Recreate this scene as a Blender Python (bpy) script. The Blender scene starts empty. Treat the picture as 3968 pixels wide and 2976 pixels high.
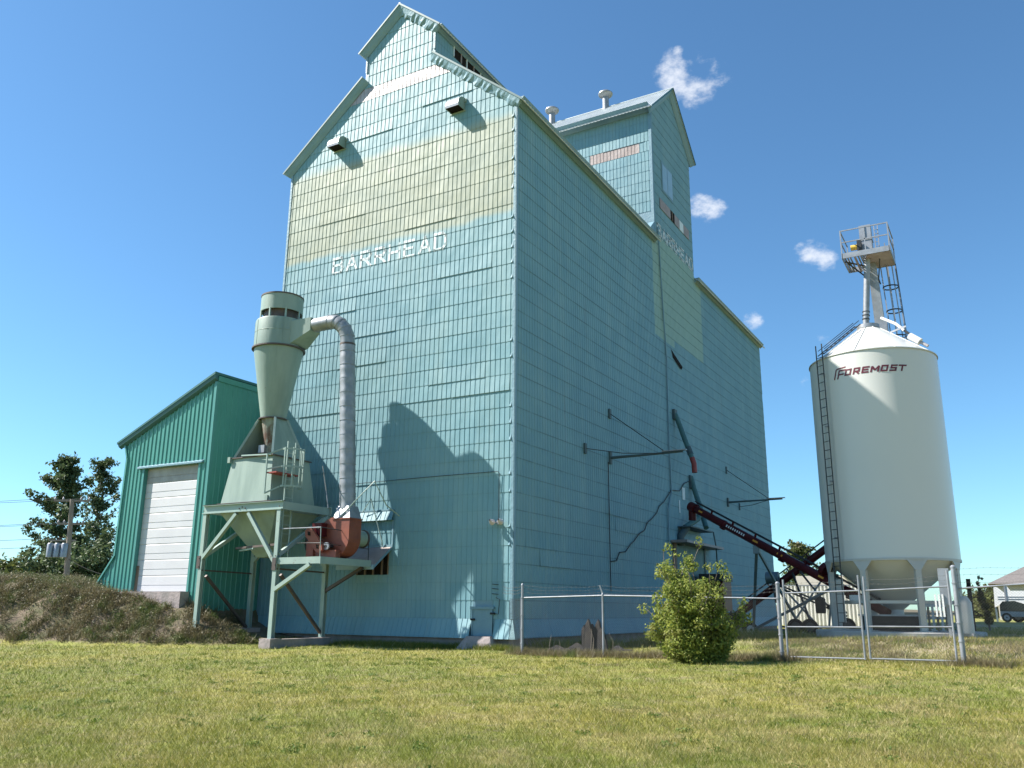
import bpy, bmesh, math, random
import numpy as np
from mathutils import Vector, Matrix

sc = bpy.context.scene
COL = sc.collection
rnd = random.Random(7)
NP = np.random.RandomState(11)

# ------------------------------------------------------------------ camera
CAM = Vector((13.869, -24.302, 0.3191))
YAW, PIT, ROL = -0.5219, 0.2550, 0.0091
fw = Vector((math.sin(YAW) * math.cos(PIT), math.cos(YAW) * math.cos(PIT), math.sin(PIT)))
rg = Vector((math.cos(YAW), -math.sin(YAW), 0))
up = rg.cross(fw)
rg2 = rg * math.cos(ROL) + up * math.sin(ROL)
up2 = -rg * math.sin(ROL) + up * math.cos(ROL)
cam_d = bpy.data.cameras.new('camera')
cam = bpy.data.objects.new('camera', cam_d)
COL.objects.link(cam)
m = Matrix.Identity(4)
for i in range(3):
    m[i][0], m[i][1], m[i][2], m[i][3] = rg2[i], up2[i], -fw[i], CAM[i]
cam.matrix_world = m
cam_d.sensor_width = 36
cam_d.lens = 3341.4 / 3968 * 36
cam_d.clip_start = 0.1
cam_d.clip_end = 6000
sc.camera = cam

def ray(px, py):                       # direction of a point of the 2212 px wide photograph
    k = 3968 / 2212
    return (fw + rg2 * ((px * k - 1984) / 3341.4) + up2 * ((1488 - py * k) / 3341.4)).normalized()

# ------------------------------------------------------------------ sky and sun
SUN_EL, SUN_AZ = math.radians(45.0), math.radians(25.0)
to_sun = Vector((-math.cos(SUN_EL) * math.cos(SUN_AZ), -math.cos(SUN_EL) * math.sin(SUN_AZ), math.sin(SUN_EL)))
world = bpy.data.worlds.new('World')
sc.world = world
world.use_nodes = True
wn, wl = world.node_tree.nodes, world.node_tree.links
wn.clear()
out = wn.new('ShaderNodeOutputWorld')
bg = wn.new('ShaderNodeBackground')
sky = wn.new('ShaderNodeTexSky')
sky.sky_type = 'NISHITA'
sky.sun_disc = False
sky.sun_elevation = SUN_EL
sky.sun_rotation = math.atan2(to_sun.x, to_sun.y) % (2 * math.pi)
sky.altitude = 650
sky.air_density = 1.0
sky.dust_density = 0.5
sky.ozone_density = 1.5
bg.inputs['Strength'].default_value = 0.062
wl.new(bg.outputs[0], out.inputs[0])
sun_d = bpy.data.lights.new('sun', 'SUN')
sun_d.energy = 5.0
sun_d.angle = math.radians(0.53)
sun_d.color = (1.0, 0.955, 0.88)
sun = bpy.data.objects.new('sun', sun_d)
COL.objects.link(sun)
sun.rotation_euler = (-to_sun).to_track_quat('-Z', 'Y').to_euler()
sc.view_settings.view_transform = 'Standard'
sc.view_settings.look = 'None'
sc.view_settings.exposure = 1.2
sc.view_settings.gamma = 1.0
sc.view_settings.use_curve_mapping = False

def wmath(op, a, b=None, c=None, clamp=False):
    n = wn.new('ShaderNodeMath'); n.operation = op; n.use_clamp = clamp
    for i, v in enumerate((a, b, c)):
        if v is None: continue
        if isinstance(v, (int, float)): n.inputs[i].default_value = v
        else: wl.new(v, n.inputs[i])
    return n.outputs[0]

# small fair-weather clouds, fixed in the sky by direction
tc = wn.new('ShaderNodeTexCoord')
clouds = [(1462, 168, 46, 1.0), (1505, 188, 44, 1.0), (1545, 160, 42, .95), (1508, 150, 40, .9), (1467, 120, 16, .8), (1512, 440, 30, 1.0), (1545, 458, 26, .8),
          (1755, 545, 30, .95), (1783, 556, 26, .95), (1735, 540, 20, .8), (1628, 693, 22, .95), (1650, 732, 24, .45), (1782, 752, 30, .6), (1740, 818, 20, .8),
          (1345, 196, 22, .4), (1527, 262, 16, .35), (1500, 298, 14, .3), (1690, 556, 16, .2)]
nz = wn.new('ShaderNodeTexNoise'); nz.inputs['Scale'].default_value = 26; nz.inputs['Detail'].default_value = 7; nz.inputs['Roughness'].default_value = .62
mp = wn.new('ShaderNodeMapping'); mp.inputs['Scale'].default_value = (1, 1, 1.5)
wl.new(tc.outputs['Generated'], mp.inputs[0]); wl.new(mp.outputs[0], nz.inputs['Vector'])
acc = None
for px, py, r, s in clouds:
    d = ray(px, py)
    dp = wn.new('ShaderNodeVectorMath'); dp.operation = 'DOT_PRODUCT'
    wl.new(tc.outputs['Generated'], dp.inputs[0]); dp.inputs[1].default_value = d
    a = r / 1863 * 1.35
    mr = wn.new('ShaderNodeMapRange'); mr.clamp = True
    mr.inputs['From Min'].default_value = math.cos(a); mr.inputs['From Max'].default_value = 1.0
    mr.inputs['To Min'].default_value = 0; mr.inputs['To Max'].default_value = s
    wl.new(dp.outputs['Value'], mr.inputs['Value'])
    acc = mr.outputs[0] if acc is None else wmath('MAXIMUM', acc, mr.outputs[0])
e = wmath('ADD', wmath('MULTIPLY', acc, 0.95), wmath('MULTIPLY', wmath('SUBTRACT', nz.outputs['Fac'], 0.55), 3.0))
mr = wn.new('ShaderNodeMapRange'); mr.interpolation_type = 'SMOOTHSTEP'
mr.inputs['From Min'].default_value = 0.30; mr.inputs['From Max'].default_value = 1.25
mr.inputs['To Min'].default_value = 0; mr.inputs['To Max'].default_value = 0.82
wl.new(e, mr.inputs['Value'])
gate = wmath('MULTIPLY', mr.outputs[0], wmath('MULTIPLY', acc, 6.0, clamp=True))
mixc = wn.new('ShaderNodeMix'); mixc.data_type = 'RGBA'
wl.new(gate, mixc.inputs['Factor'])
hsv = wn.new('ShaderNodeHueSaturation'); hsv.inputs['Saturation'].default_value = 1.0; hsv.inputs['Value'].default_value = 1.0
wl.new(sky.outputs[0], hsv.inputs['Color'])
tint = wn.new('ShaderNodeMix'); tint.data_type = 'RGBA'; tint.blend_type = 'MULTIPLY'; tint.inputs['Factor'].default_value = 1
wl.new(hsv.outputs[0], tint.inputs['A']); tint.inputs['B'].default_value = (.79, 1.19, 1.37, 1)
wl.new(tint.outputs['Result'], mixc.inputs['A'])
mixc.inputs['B'].default_value = (7.0, 7.3, 7.9, 1)
wl.new(mixc.outputs['Result'], bg.inputs['Color'])

# ------------------------------------------------------------------ materials
class Mat:
    def __init__(s, name):
        s.m = bpy.data.materials.new(name); s.m.use_nodes = True
        s.n, s.l = s.m.node_tree.nodes, s.m.node_tree.links
        s.b = s.n['Principled BSDF']
    def pos(s):
        g = s.n.new('ShaderNodeNewGeometry'); return g.outputs['Position']
    def set(s, sock, v):
        if isinstance(v, (int, float)): sock.default_value = v
        elif isinstance(v, tuple): sock.default_value = v if len(v) == 4 or sock.type == 'VECTOR' else (*v, 1)
        else: s.l.new(v, sock)
    def math(s, op, a, b=0., c=None, clamp=False):
        n = s.n.new('ShaderNodeMath'); n.operation = op; n.use_clamp = clamp
        s.set(n.inputs[0], a); s.set(n.inputs[1], b)
        if c is not None: s.set(n.inputs[2], c)
        return n.outputs[0]
    def step(s, v, a, b):
        n = s.n.new('ShaderNodeMapRange'); n.interpolation_type = 'SMOOTHSTEP'
        s.set(n.inputs['Value'], v); n.inputs['From Min'].default_value = a; n.inputs['From Max'].default_value = b
        return n.outputs[0]
    def noise(s, scale, detail=3, rough=.5, vec=None, vscale=None, w=0):
        n = s.n.new('ShaderNodeTexNoise'); n.inputs['Scale'].default_value = scale
        n.inputs['Detail'].default_value = detail; n.inputs['Roughness'].default_value = rough
        v = vec if vec is not None else s.pos()
        if vscale or w:
            mpn = s.n.new('ShaderNodeMapping'); s.l.new(v, mpn.inputs[0])
            mpn.inputs['Scale'].default_value = vscale or (1, 1, 1); mpn.inputs['Location'].default_value = (w, w * .7, w * .3)
            v = mpn.outputs[0]
        s.l.new(v, n.inputs['Vector']); return n.outputs['Fac']
    def mix(s, f, a, b):
        n = s.n.new('ShaderNodeMix'); n.data_type = 'RGBA'
        s.set(n.inputs['Factor'], f); s.set(n.inputs['A'], a); s.set(n.inputs['B'], b)
        return n.outputs['Result']
    def bump(s, h, dist, strength=1.0):
        n = s.n.new('ShaderNodeBump'); n.inputs['Distance'].default_value = dist; n.inputs['Strength'].default_value = strength
        s.l.new(h, n.inputs['Height']); s.l.new(n.outputs[0], s.b.inputs['Normal'])
    def xyz(s):
        n = s.n.new('ShaderNodeSeparateXYZ'); s.l.new(s.pos(), n.inputs[0]); return n.outputs

def simple(name, c, c2=None, rough=.6, metal=0., scale=2., bump=0., vs=None, rust=0., detail=4):
    k = Mat(name)
    col = k.mix(k.step(k.noise(scale, detail, .6, vscale=vs), .35, .65), c, c2 or tuple(x * .8 for x in c))
    if rust:
        col = k.mix(k.step(k.noise(3.1, 6, .7, w=9), .72 - rust, .80 - rust * .6), col, (.13, .055, .03))
    k.set(k.b.inputs['Base Color'], col)
    k.b.inputs['Roughness'].default_value = rough; k.b.inputs['Metallic'].default_value = metal
    if bump: k.bump(k.noise(scale * 6, 4, .6, vscale=vs), bump)
    return k.m

def siding_material():
    k = Mat('painted_tin_siding')
    x, y, z = k.xyz()
    c = k.mix(k.step(k.noise(.45, 4, .6), .3, .7), (.145, .285, .332), (.176, .322, .362))
    c = k.mix(k.math('MULTIPLY', k.step(k.noise(2.2, 4, .6, vscale=(1, 1, .12), w=3), .45, .75), .35), c, (.265, .385, .39))
    # beige overspray band round the front wall
    jz = k.math('ADD', z, k.math('MULTIPLY', k.math('SUBTRACT', k.noise(.8, 3, .5, vscale=(1, 1, .2), w=5), .5), .45))
    band = k.math('MULTIPLY', k.step(jz, 13.85, 14.12), k.math('SUBTRACT', 1, k.step(jz, 17.65, 18.15)))
    band = k.math('MULTIPLY', band, k.math('LESS_THAN', y, .004))
    c = k.mix(k.math('MULTIPLY', band, .93), c, k.mix(k.step(k.noise(1.4, 4, .6, w=8), .3, .7), (.320, .335, .245), (.290, .315, .245)))
    # greenish repainted patch on the long wall under the headhouse
    ly = k.math('ADD', y, k.math('MULTIPLY', k.math('SUBTRACT', k.noise(.5, 2, .5, w=12), .5), .3))
    pt = k.math('MULTIPLY', k.step(ly, 13.6, 13.75), k.math('SUBTRACT', 1, k.step(ly, 21.2, 21.5)))
    low = k.math('ADD', 13.3, k.math('MULTIPLY', k.math('GREATER_THAN', y, 16.5), 0.4))
    pt = k.math('MULTIPLY', pt, k.math('GREATER_THAN', k.math('SUBTRACT', z, low), 0))
    pt = k.math('MULTIPLY', pt, k.math('SUBTRACT', 1, k.step(z, 18.7, 19.0)))
    pt = k.math('MULTIPLY', pt, k.math('GREATER_THAN', x, -.05))
    c = k.mix(k.math('MULTIPLY', pt, .62), c, (.330, .450, .330))
    # grime: vertical streaks and rust specks at the nails
    c = k.mix(k.math('MULTIPLY', k.step(k.noise(5.5, 5, .65, vscale=(1, 1, .05), w=21), .55, .82), .30), c, (.16, .25, .26))
    c = k.mix(k.math('MULTIPLY', k.step(k.noise(9, 3, .6, w=31), .70, .80), .5), c, (.20, .24, .20))
    oi = k.n.new('ShaderNodeObjectInfo')
    c = k.mix(k.math('MULTIPLY', k.step(oi.outputs['Random'], .0, 1.), .16), c, (.30, .40, .40))
    c = k.mix(k.math('MULTIPLY', k.step(k.noise(1.3, 5, .7, vscale=(1, 1, .07), w=61), .60, .76), .34), c, (.20, .185, .14))
    # dark lap lines: dirt plus painted-in gap shade, stronger on the long wall
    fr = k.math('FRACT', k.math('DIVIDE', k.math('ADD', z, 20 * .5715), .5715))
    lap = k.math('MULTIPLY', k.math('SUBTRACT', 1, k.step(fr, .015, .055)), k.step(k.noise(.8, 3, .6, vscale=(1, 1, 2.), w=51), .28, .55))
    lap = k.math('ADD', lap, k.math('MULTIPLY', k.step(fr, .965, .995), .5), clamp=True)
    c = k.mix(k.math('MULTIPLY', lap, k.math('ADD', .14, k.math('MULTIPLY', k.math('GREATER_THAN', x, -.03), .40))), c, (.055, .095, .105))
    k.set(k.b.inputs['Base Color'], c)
    k.b.inputs['Roughness'].default_value = .52
    k.b.inputs['Specular IOR Level'].default_value = .35
    h = k.math('ADD', k.noise(.9, 2, .5, vscale=(1, 1, .7)), k.math('MULTIPLY', k.noise(2.6, 2, .5, vscale=(1, 1, .45), w=6), .30))
    k.bump(h, .07, .7)
    return k.m

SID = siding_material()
M = {}
M['siding'] = SID
M['trim'] = simple('painted_tin_trim', (.150, .262, .320), (.172, .288, .345), .5, bump=.012, scale=1.5)
M['bare'] = simple('bare_weathered_tin', (.41, .375, .37), (.34, .305, .30), .45, .25, 1.7, .01)
M['bare_brown'] = simple('rusted_bare_tin', (.36, .30, .28), (.28, .22, .20), .6, .1, 1.7, .01)
M['white_tin'] = simple('faded_white_paint', (.70, .74, .74), (.60, .66, .67), .6, 0, 6)
M['pale_blue'] = simple('pale_blue_panel_paint', (.27, .42, .56), (.24, .38, .52), .5)
M['dark'] = simple('dark_interior', (.012, .010, .010), (.02, .015, .012), .9)
M['wood'] = simple('weathered_wood', (.16, .10, .07), (.24, .17, .12), .8, 0, 3, .01, (1, 1, .2))
M['pole'] = simple('weathered_pole_wood', (.24, .19, .15), (.30, .25, .20), .85, 0, 3, .01, (4, 4, .3))
M['concrete'] = simple('old_concrete', (.34, .28, .27), (.24, .21, .20), .9, 0, 2.2, .02)
M['concrete_pale'] = simple('pale_concrete', (.44, .42, .39), (.36, .34, .32), .9, 0, 2.2, .01)
M['green'] = simple('green_shed_paint', (.055, .230, .195), (.064, .250, .210), .42, 0, .8)
M['green_trim'] = simple('green_shed_trim', (.060, .225, .205), (.07, .245, .22), .42, 0, 1.2)
M['green_dark'] = simple('dark_teal_flashing_paint', (.022, .095, .105), (.03, .11, .12), .5)
M['door'] = simple('white_door_paint', (.56, .55, .57), (.52, .51, .53), .5, 0, 1.0)
M['door_dirty'] = simple('dirty_door_paint', (.38, .37, .37), (.30, .29, .29), .6, 0, 2.0)
M['cyc'] = simple('grey_green_machine_paint', (.190, .255, .220), (.255, .325, .280), .5, 0, 1.6, .004, vs=(1, 1, .18), rust=.05)
M['cyc_rust'] = simple('rust_streaked_paint', (.27, .31, .26), (.10, .05, .03), .75, 0, 4.5, .01, (1, 1, .35), rust=.2)
M['frame'] = simple('grey_green_frame_paint', (.25, .33, .30), (.29, .37, .33), .5, 0, 1.5, .003, rust=.08)
M['wire'] = simple('dull_fence_wire', (.12, .12, .115), (.09, .09, .085), .6, .0)
M['brown'] = simple('brown_cap_metal', (.075, .060, .055), (.11, .08, .07), .6, .2)
M['galv'] = simple('galvanised_duct', (.30, .31, .335), (.22, .235, .255), .50, .35, 3, .003)
M['galv_dull'] = simple('galvanised_steel', (.34, .35, .37), (.27, .28, .30), .45, .55, 4)
M['orange'] = simple('orange_red_machine_paint', (.235, .065, .035), (.18, .048, .028), .5, 0, 2.5, .002, rust=.05)
M['steel_dark'] = simple('dark_steel', (.05, .055, .06), (.07, .07, .07), .5, .5)
M['maroon'] = simple('maroon_auger_paint', (.085, .012, .014), (.06, .010, .012), .35, 0, 2)
M['aug_blue'] = simple('blue_grey_steel', (.12, .17, .20), (.15, .20, .22), .5, .3)
M['spout'] = simple('green_spout_paint', (.055, .135, .135), (.075, .17, .165), .6)
M['spout_dark'] = simple('dark_spout_steel', (.06, .10, .11), (.08, .11, .11), .6, .2)
M['red'] = simple('faded_red_plastic', (.30, .05, .035), (.24, .04, .03), .5)
M['rubber'] = simple('black_rubber', (.018, .018, .018), (.03, .028, .026), .8)
M['rim'] = simple('pale_wheel_rim', (.55, .54, .50), (.45, .43, .40), .5)
M['silo'] = simple('cream_silo_paint', (.575, .575, .545), (.56, .56, .53), .33, 0, .25)
M['silo_leg'] = simple('cream_leg_paint', (.46, .45, .41), (.42, .41, .38), .45, 0, 1)
M['logo'] = simple('maroon_lettering', (.125, .018, .030), (.11, .016, .028), .45)
M['yellow'] = simple('yellow_motor_paint', (.62, .40, .06), (.50, .32, .05), .5)
M['roof'] = simple('galvanised_roofing', (.50, .54, .54), (.42, .46, .47), .45, .35, 1.2)
M['roof_green'] = simple('green_roofing', (.03, .12, .12), (.035, .13, .13), .5)
M['shingle'] = simple('grey_brown_shingles', (.17, .15, .14), (.13, .115, .11), .9, 0, 6, .02)
M['stucco'] = simple('beige_stucco', (.50, .46, .40), (.46, .42, .37), .9, 0, 3)
M['white'] = simple('white_vehicle_paint', (.74, .74, .72), (.68, .68, .67), .35)
M['glass'] = simple('dark_window_glass', (.02, .025, .03), (.03, .035, .04), .08)
M['corr'] = simple('white_corrugated_metal', (.76, .74, .69), (.70, .68, .64), .45, 0, 1.5)
M['bark'] = simple('tree_bark', (.13, .10, .08), (.19, .16, .13), .9, 0, 6, .02)
M['lamp_glass'] = simple('floodlight_glass', (.62, .58, .58), (.5, .45, .46), .2)
for k_ in ('blackstuff', 'rubber', 'steel_dark', 'maroon', 'wire', 'dark'):
    if k_ in M: M[k_].node_tree.nodes['Principled BSDF'].inputs['Specular IOR Level'].default_value = .15
M['decal'] = simple('amber_decal', (.70, .30, .03), (.6, .25, .03), .4)
M['blackstuff'] = simple('charred_scrap', (.015, .013, .015), (.03, .025, .022), .8, 0, 5, .02)

def leafmat(name, a, b, c=None, sc_=1.5, trans=.35):
    k = Mat(name)
    at = k.n.new('ShaderNodeAttribute'); at.attribute_name = 'tone'
    col = k.mix(at.outputs['Fac'], a, b)
    if c: col = k.mix(k.step(k.noise(sc_, 3, .6), .48, .66), col, c)
    k.set(k.b.inputs['Base Color'], col)
    k.b.inputs['Roughness'].default_value = .55
    k.b.inputs['Specular IOR Level'].default_value = .3
    tr = k.n.new('ShaderNodeBsdfTranslucent'); k.l.new(col, tr.inputs['Color'])
    mx = k.n.new('ShaderNodeMixShader'); mx.inputs[0].default_value = trans
    k.l.new(k.b.outputs[0], mx.inputs[1]); k.l.new(tr.outputs[0], mx.inputs[2])
    k.l.new(mx.outputs[0], k.n['Material Output'].inputs['Surface'])
    return k.m

def lawn_colour(k):
    """patchy straw / green lawn colour from the ground position"""
    f1 = k.step(k.noise(.22, 4, .6, w=2), .40, .62)
    f2 = k.step(k.noise(.9, 5, .65, w=7), .42, .68)
    x, y, z = k.xyz()
    right = k.step(k.math('ADD', k.math('MULTIPLY', x, .75), k.math('MULTIPLY', y, -.35)), 3., 14.)
    g = k.mix(f1, (.168, .190, .026), (.245, .228, .040))
    g = k.mix(k.math('MULTIPLY', f2, k.math('ADD', .14, k.math('MULTIPLY', right, .45))), g, (.40, .32, .15))
    return g

def grass_material():
    k = Mat('lawn_grass_blades')
    at = k.n.new('ShaderNodeAttribute'); at.attribute_name = 'tone'
    g = lawn_colour(k)
    a = k.mix(k.step(at.outputs['Fac'], .60, .95), g, (.54, .45, .25))
    a = k.mix(k.step(at.outputs['Fac'], .28, .0), a, (.095, .140, .024))
    k.set(k.b.inputs['Base Color'], a); k.b.inputs['Roughness'].default_value = .6
    k.b.inputs['Specular IOR Level'].default_value = .25
    tr = k.n.new('ShaderNodeBsdfTranslucent'); k.l.new(a, tr.inputs['Color'])
    mx = k.n.new('ShaderNodeMixShader'); mx.inputs[0].default_value = .35
    k.l.new(k.b.outputs[0], mx.inputs[1]); k.l.new(tr.outputs[0], mx.inputs[2])
    k.l.new(mx.outputs[0], k.n['Material Output'].inputs['Surface'])
    return k.m

def ground_material():
    k = Mat('ground_soil_and_turf')
    g = lawn_colour(k)
    x, y, z = k.xyz()
    c = k.mix(k.step(k.noise(3.0, 6, .7, w=4), .45, .7), g, (.19, .155, .08))
    c = k.mix(k.math('MULTIPLY', k.step(k.noise(12, 4, .7, w=4), .5, .75), .5), c, (.06, .07, .02))
    dry = k.math('MULTIPLY', k.step(y, -2.6, -1.2), k.step(x, 5.5, 9))
    dry = k.math('MULTIPLY', dry, k.math('SUBTRACT', 1, k.step(y, 30, 38)))
    c = k.mix(k.math('MULTIPLY', dry, k.step(k.noise(.9, 4, .6, w=14), .38, .6)), c, (.30, .25, .16))
    bank = k.math('MULTIPLY', k.step(z, -.93, -.80), k.math('LESS_THAN', x, -8.6))
    c = k.mix(bank, c, k.mix(k.step(k.noise(1.6, 5, .65, w=17), .4, .62), (.17, .125, .085), (.085, .085, .035)))
    k.set(k.b.inputs['Base Color'], c); k.b.inputs['Roughness'].default_value = .95
    k.bump(k.noise(9, 5, .7), .06, .8)
    return k.m

# ------------------------------------------------------------------ mesh tools
class MB:
    def __init__(s): s.v, s.f = [], []
    def add(s, vs, fs):
        o = len(s.v); s.v += [tuple(p) for p in vs]; s.f += [tuple(i + o for i in f) for f in fs]; return s
    def box(s, a, b):
        (x0, y0, z0), (x1, y1, z1) = a, b
        x0, x1 = min(x0, x1), max(x0, x1); y0, y1 = min(y0, y1), max(y0, y1); z0, z1 = min(z0, z1), max(z0, z1)
        return s.add([(x0, y0, z0), (x1, y0, z0), (x1, y1, z0), (x0, y1, z0), (x0, y0, z1), (x1, y0, z1), (x1, y1, z1), (x0, y1, z1)],
                     [(0, 3, 2, 1), (4, 5, 6, 7), (0, 1, 5, 4), (1, 2, 6, 5), (2, 3, 7, 6), (3, 0, 4, 7)])
    def hexa(s, bot, top):
        n = len(bot)
        fs = [tuple(reversed(range(n))), tuple(range(n, 2 * n))] + [(i, (i + 1) % n, n + (i + 1) % n, n + i) for i in range(n)]
        return s.add(list(bot) + list(top), fs)
    def bar(s, p, q, w, h=None, upv=(0, 0, 1), roll=0.):
        h = h or w; p, q = Vector(p), Vector(q); d = (q - p).normalized(); u = Vector(upv)
        if abs(d.dot(u)) > .98: u = Vector((0, 1, 0)) if abs(d.y) < .9 else Vector((1, 0, 0))
        sd = d.cross(u).normalized(); u = sd.cross(d)
        if roll: R = Matrix.Rotation(roll, 3, d); sd, u = R @ sd, R @ u
        c = [sd * (a * w / 2) + u * (b * h / 2) for a, b in ((-1, -1), (1, -1), (1, 1), (-1, 1))]
        return s.hexa([p + k for k in c], [q + k for k in c])
    def angle(s, p, q, w, t=.012, a=(1, 0, 0), b=(0, 1, 0)):     # an L-section running p-q with legs along a and b
        a, b = Vector(a), Vector(b); prof = [Vector((0, 0, 0)), a * w, a * w + b * t, a * t + b * t, a * t + b * w, b * w]
        return s.hexa([Vector(p) + k for k in prof], [Vector(q) + k for k in prof])
    def tube(s, pts, r, n=10, cap=True):
        pts = [Vector(p) for p in pts]; R = r if isinstance(r, (list, tuple)) else [r] * len(pts)
        vs, fs = [], []; prev = None
        for i, p in enumerate(pts):
            d = (pts[min(i + 1, len(pts) - 1)] - pts[max(i - 1, 0)]).normalized()
            if prev is None:
                u = Vector((0, 0, 1)) if abs(d.z) < .9 else Vector((1, 0, 0)); u = (u - d * u.dot(d)).normalized()
            else: u = (prev - d * prev.dot(d)).normalized()
            prev = u; w = d.cross(u)
            vs += [p + (u * math.cos(2 * math.pi * k / n) + w * math.sin(2 * math.pi * k / n)) * R[i] for k in range(n)]
        for i in range(len(pts) - 1):
            fs += [(i * n + k, i * n + (k + 1) % n, (i + 1) * n + (k + 1) % n, (i + 1) * n + k) for k in range(n)]
        if cap: fs += [tuple(reversed(range(n))), tuple((len(pts) - 1) * n + k for k in range(n))]
        return s.add(vs, fs)
    def lathe(s, prof, c, n=48, a0=0., a1=2 * math.pi):
        full = abs(a1 - a0 - 2 * math.pi) < 1e-6; k = n if full else n + 1; vs, fs = [], []
        for r, z in prof:
            vs += [(c[0] + r * math.cos(a0 + (a1 - a0) * i / n), c[1] + r * math.sin(a0 + (a1 - a0) * i / n), c[2] + z) for i in range(k)]
        for j in range(len(prof) - 1):
            for i in range(n):
                a, b = i, (i + 1) % k; fs.append((j * k + a, j * k + b, (j + 1) * k + b, (j + 1) * k + a))
        return s.add(vs, fs)
    def prism(s, poly, d):                       # polygon of 3-D points pushed along d
        d = Vector(d); return s.hexa([Vector(p) for p in poly], [Vector(p) + d for p in poly])
    def build(s, name, mat, parent=None, smooth=False, label=None, kind=None):
        me = bpy.data.meshes.new(name)
        o_ = Vector(parent['_o']) if parent is not None and '_o' in parent else Vector((0, 0, 0))
        me.from_pydata([tuple(Vector(p) - o_) for p in s.v], [], s.f); me.update()
        if smooth:
            me.polygons.foreach_set('use_smooth', [True] * len(me.polygons))
            me.set_sharp_from_angle(angle=math.radians(35))
        me.materials.append(mat)
        o = bpy.data.objects.new(name, me); COL.objects.link(o)
        if parent is not None: o.parent = parent; o['_o'] = parent['_o'] if '_o' in parent else (0., 0., 0.)
        if label: o['label'] = label
        if kind: o['kind'] = kind
        return o

def thing(name, label, cat, loc=(0, 0, 0), group=None):
    o = bpy.data.objects.new(name, None); COL.objects.link(o); o.location = loc; o['_o'] = tuple(float(c) for c in loc)
    o.empty_display_size = .3; o['label'] = label; o['category'] = cat
    if group: o['group'] = group
    return o
def tag(o, label, cat, group=None, kind=None):
    o['label'] = label; o['category'] = cat
    if group: o['group'] = group
    if kind: o['kind'] = kind
    return o
def sharedobj(name, me, parent, loc, rz=0., rx=0.):
    o = bpy.data.objects.new(name, me); COL.objects.link(o); o.parent = parent
    r = random.Random(int(abs(loc[0]) * 131 + abs(loc[1]) * 57 + loc[2] * 977))
    o.location = Vector(loc) - Vector(parent['_o'] if '_o' in parent else (0, 0, 0)) + Vector((0, 0, r.uniform(-.009, .004)))
    lift = r.uniform(.010, .022) if r.random() < .14 else 0
    o.location += Vector((0, -lift, 0)) if not rz else Vector((lift, 0, 0))
    o.rotation_euler = (rx + r.uniform(-.002, .003) - lift / .571, r.uniform(-.0022, .0022), rz)
    return o
def copything(src, loc, rz=0., label=None, group=None, name=None):
    r = src.copy(); COL.objects.link(r); r.location = loc; r.rotation_euler = (0, 0, rz)
    if label: r['label'] = label
    if group: r['group'] = group
    for c in list(src.children):
        k = c.copy(); COL.objects.link(k); k.parent = r
        for g in list(c.children):
            q = g.copy(); COL.objects.link(q); q.parent = k
    return r

def smooth01(t): t = np.clip(t, 0, 1); return t * t * (3 - 2 * t)
def hnoise(x, y, s, seed=0):
    return (np.sin(x * s + seed) * np.cos(y * s * 1.13 - seed * 1.7) + .5 * np.sin(x * s * 2.3 + y * s * 1.9 + seed * 3.1) + .25 * np.sin(x * s * 4.7 - y * s * 4.1 + seed)) / 1.75
def H(x, y):
    """ground height"""
    x = np.asarray(x, float); y = np.asarray(y, float)
    lawn = -.93 - .40 * np.clip((-2.5 - y) / 21., 0, 1.6) + .035 * hnoise(x, y, .55, 1) + .012 * hnoise(x, y, 2.3, 2)
    lawn = lawn + .13 * smooth01((x - 5) / 7.) * smooth01((y + 9) / 6)
    mound = .37 * smooth01((y + 1.4) / 4.2) * smooth01((x - 1.5) / 5.) * (1 + .12 * hnoise(x, y, 1.3, 5))
    far = .15 * smooth01((y - 15) / 30.) * smooth01((x - 1.) / 5.)
    right = lawn + mound + far
    yt = np.interp(x, [-30, -16.4, -11, -9, -7.5], [-8.0, -6.5, -5.1, -4.2, -3.4])
    top = np.interp(x, [-60, -30, -19, -15.8, -11.3, -10.6, -8.3], [1.6, 1.5, 1.22, .84, .42, .15, -.7])
    wob = .25 * hnoise(x, y, 1.1, 3)
    f = smooth01((y - yt + wob) / 2.4)
    hollow = smooth01((x + 11.15) / .3) * smooth01((y + 3.1) / 1.2)
    top = top - hollow * .45 * smooth01((-x - 8) / 2.)
    left = lawn + (top + .9) * f * (1 + .05 * hnoise(x, y, 2.7, 4)) + f * smooth01((-3.2 - y) / .8) * (.11 * hnoise(x, y, 2.9, 8) + .06 * hnoise(x, y, 7.3, 3))
    w = smooth01((-x - 7.6) / 1.2)
    return right * (1 - w) + left * w

# ------------------------------------------------------------------ ground
def axis(parts):
    return np.unique(np.concatenate([np.linspace(a, b, n) for a, b, n in parts]))
gx = axis([(-3000, -200, 12), (-200, -50, 20), (-50, -22, 30), (-22, 16, 240), (16, 30, 30), (30, 120, 20), (120, 3000, 12)])
gy = axis([(-3000, -100, 8), (-100, -27, 16), (-27, -10, 90), (-10, 10, 150), (10, 60, 70), (60, 300, 30), (300, 3000, 12)])
X, Y = np.meshgrid(gx, gy); Z = H(X, Y)
me = bpy.data.meshes.new('ground')
nx, ny = len(gx), len(gy)
idx = np.arange(nx * ny).reshape(ny, nx)
quads = np.stack([idx[:-1, :-1], idx[:-1, 1:], idx[1:, 1:], idx[1:, :-1]], -1).reshape(-1, 4)
me.from_pydata(np.stack([X, Y, Z], -1).reshape(-1, 3).tolist(), [], quads.tolist())
me.polygons.foreach_set('use_smooth', [True] * len(me.polygons)); me.update()
me.materials.append(ground_material())
g = bpy.data.objects.new('ground', me); COL.objects.link(g); g['kind'] = 'structure'

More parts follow.
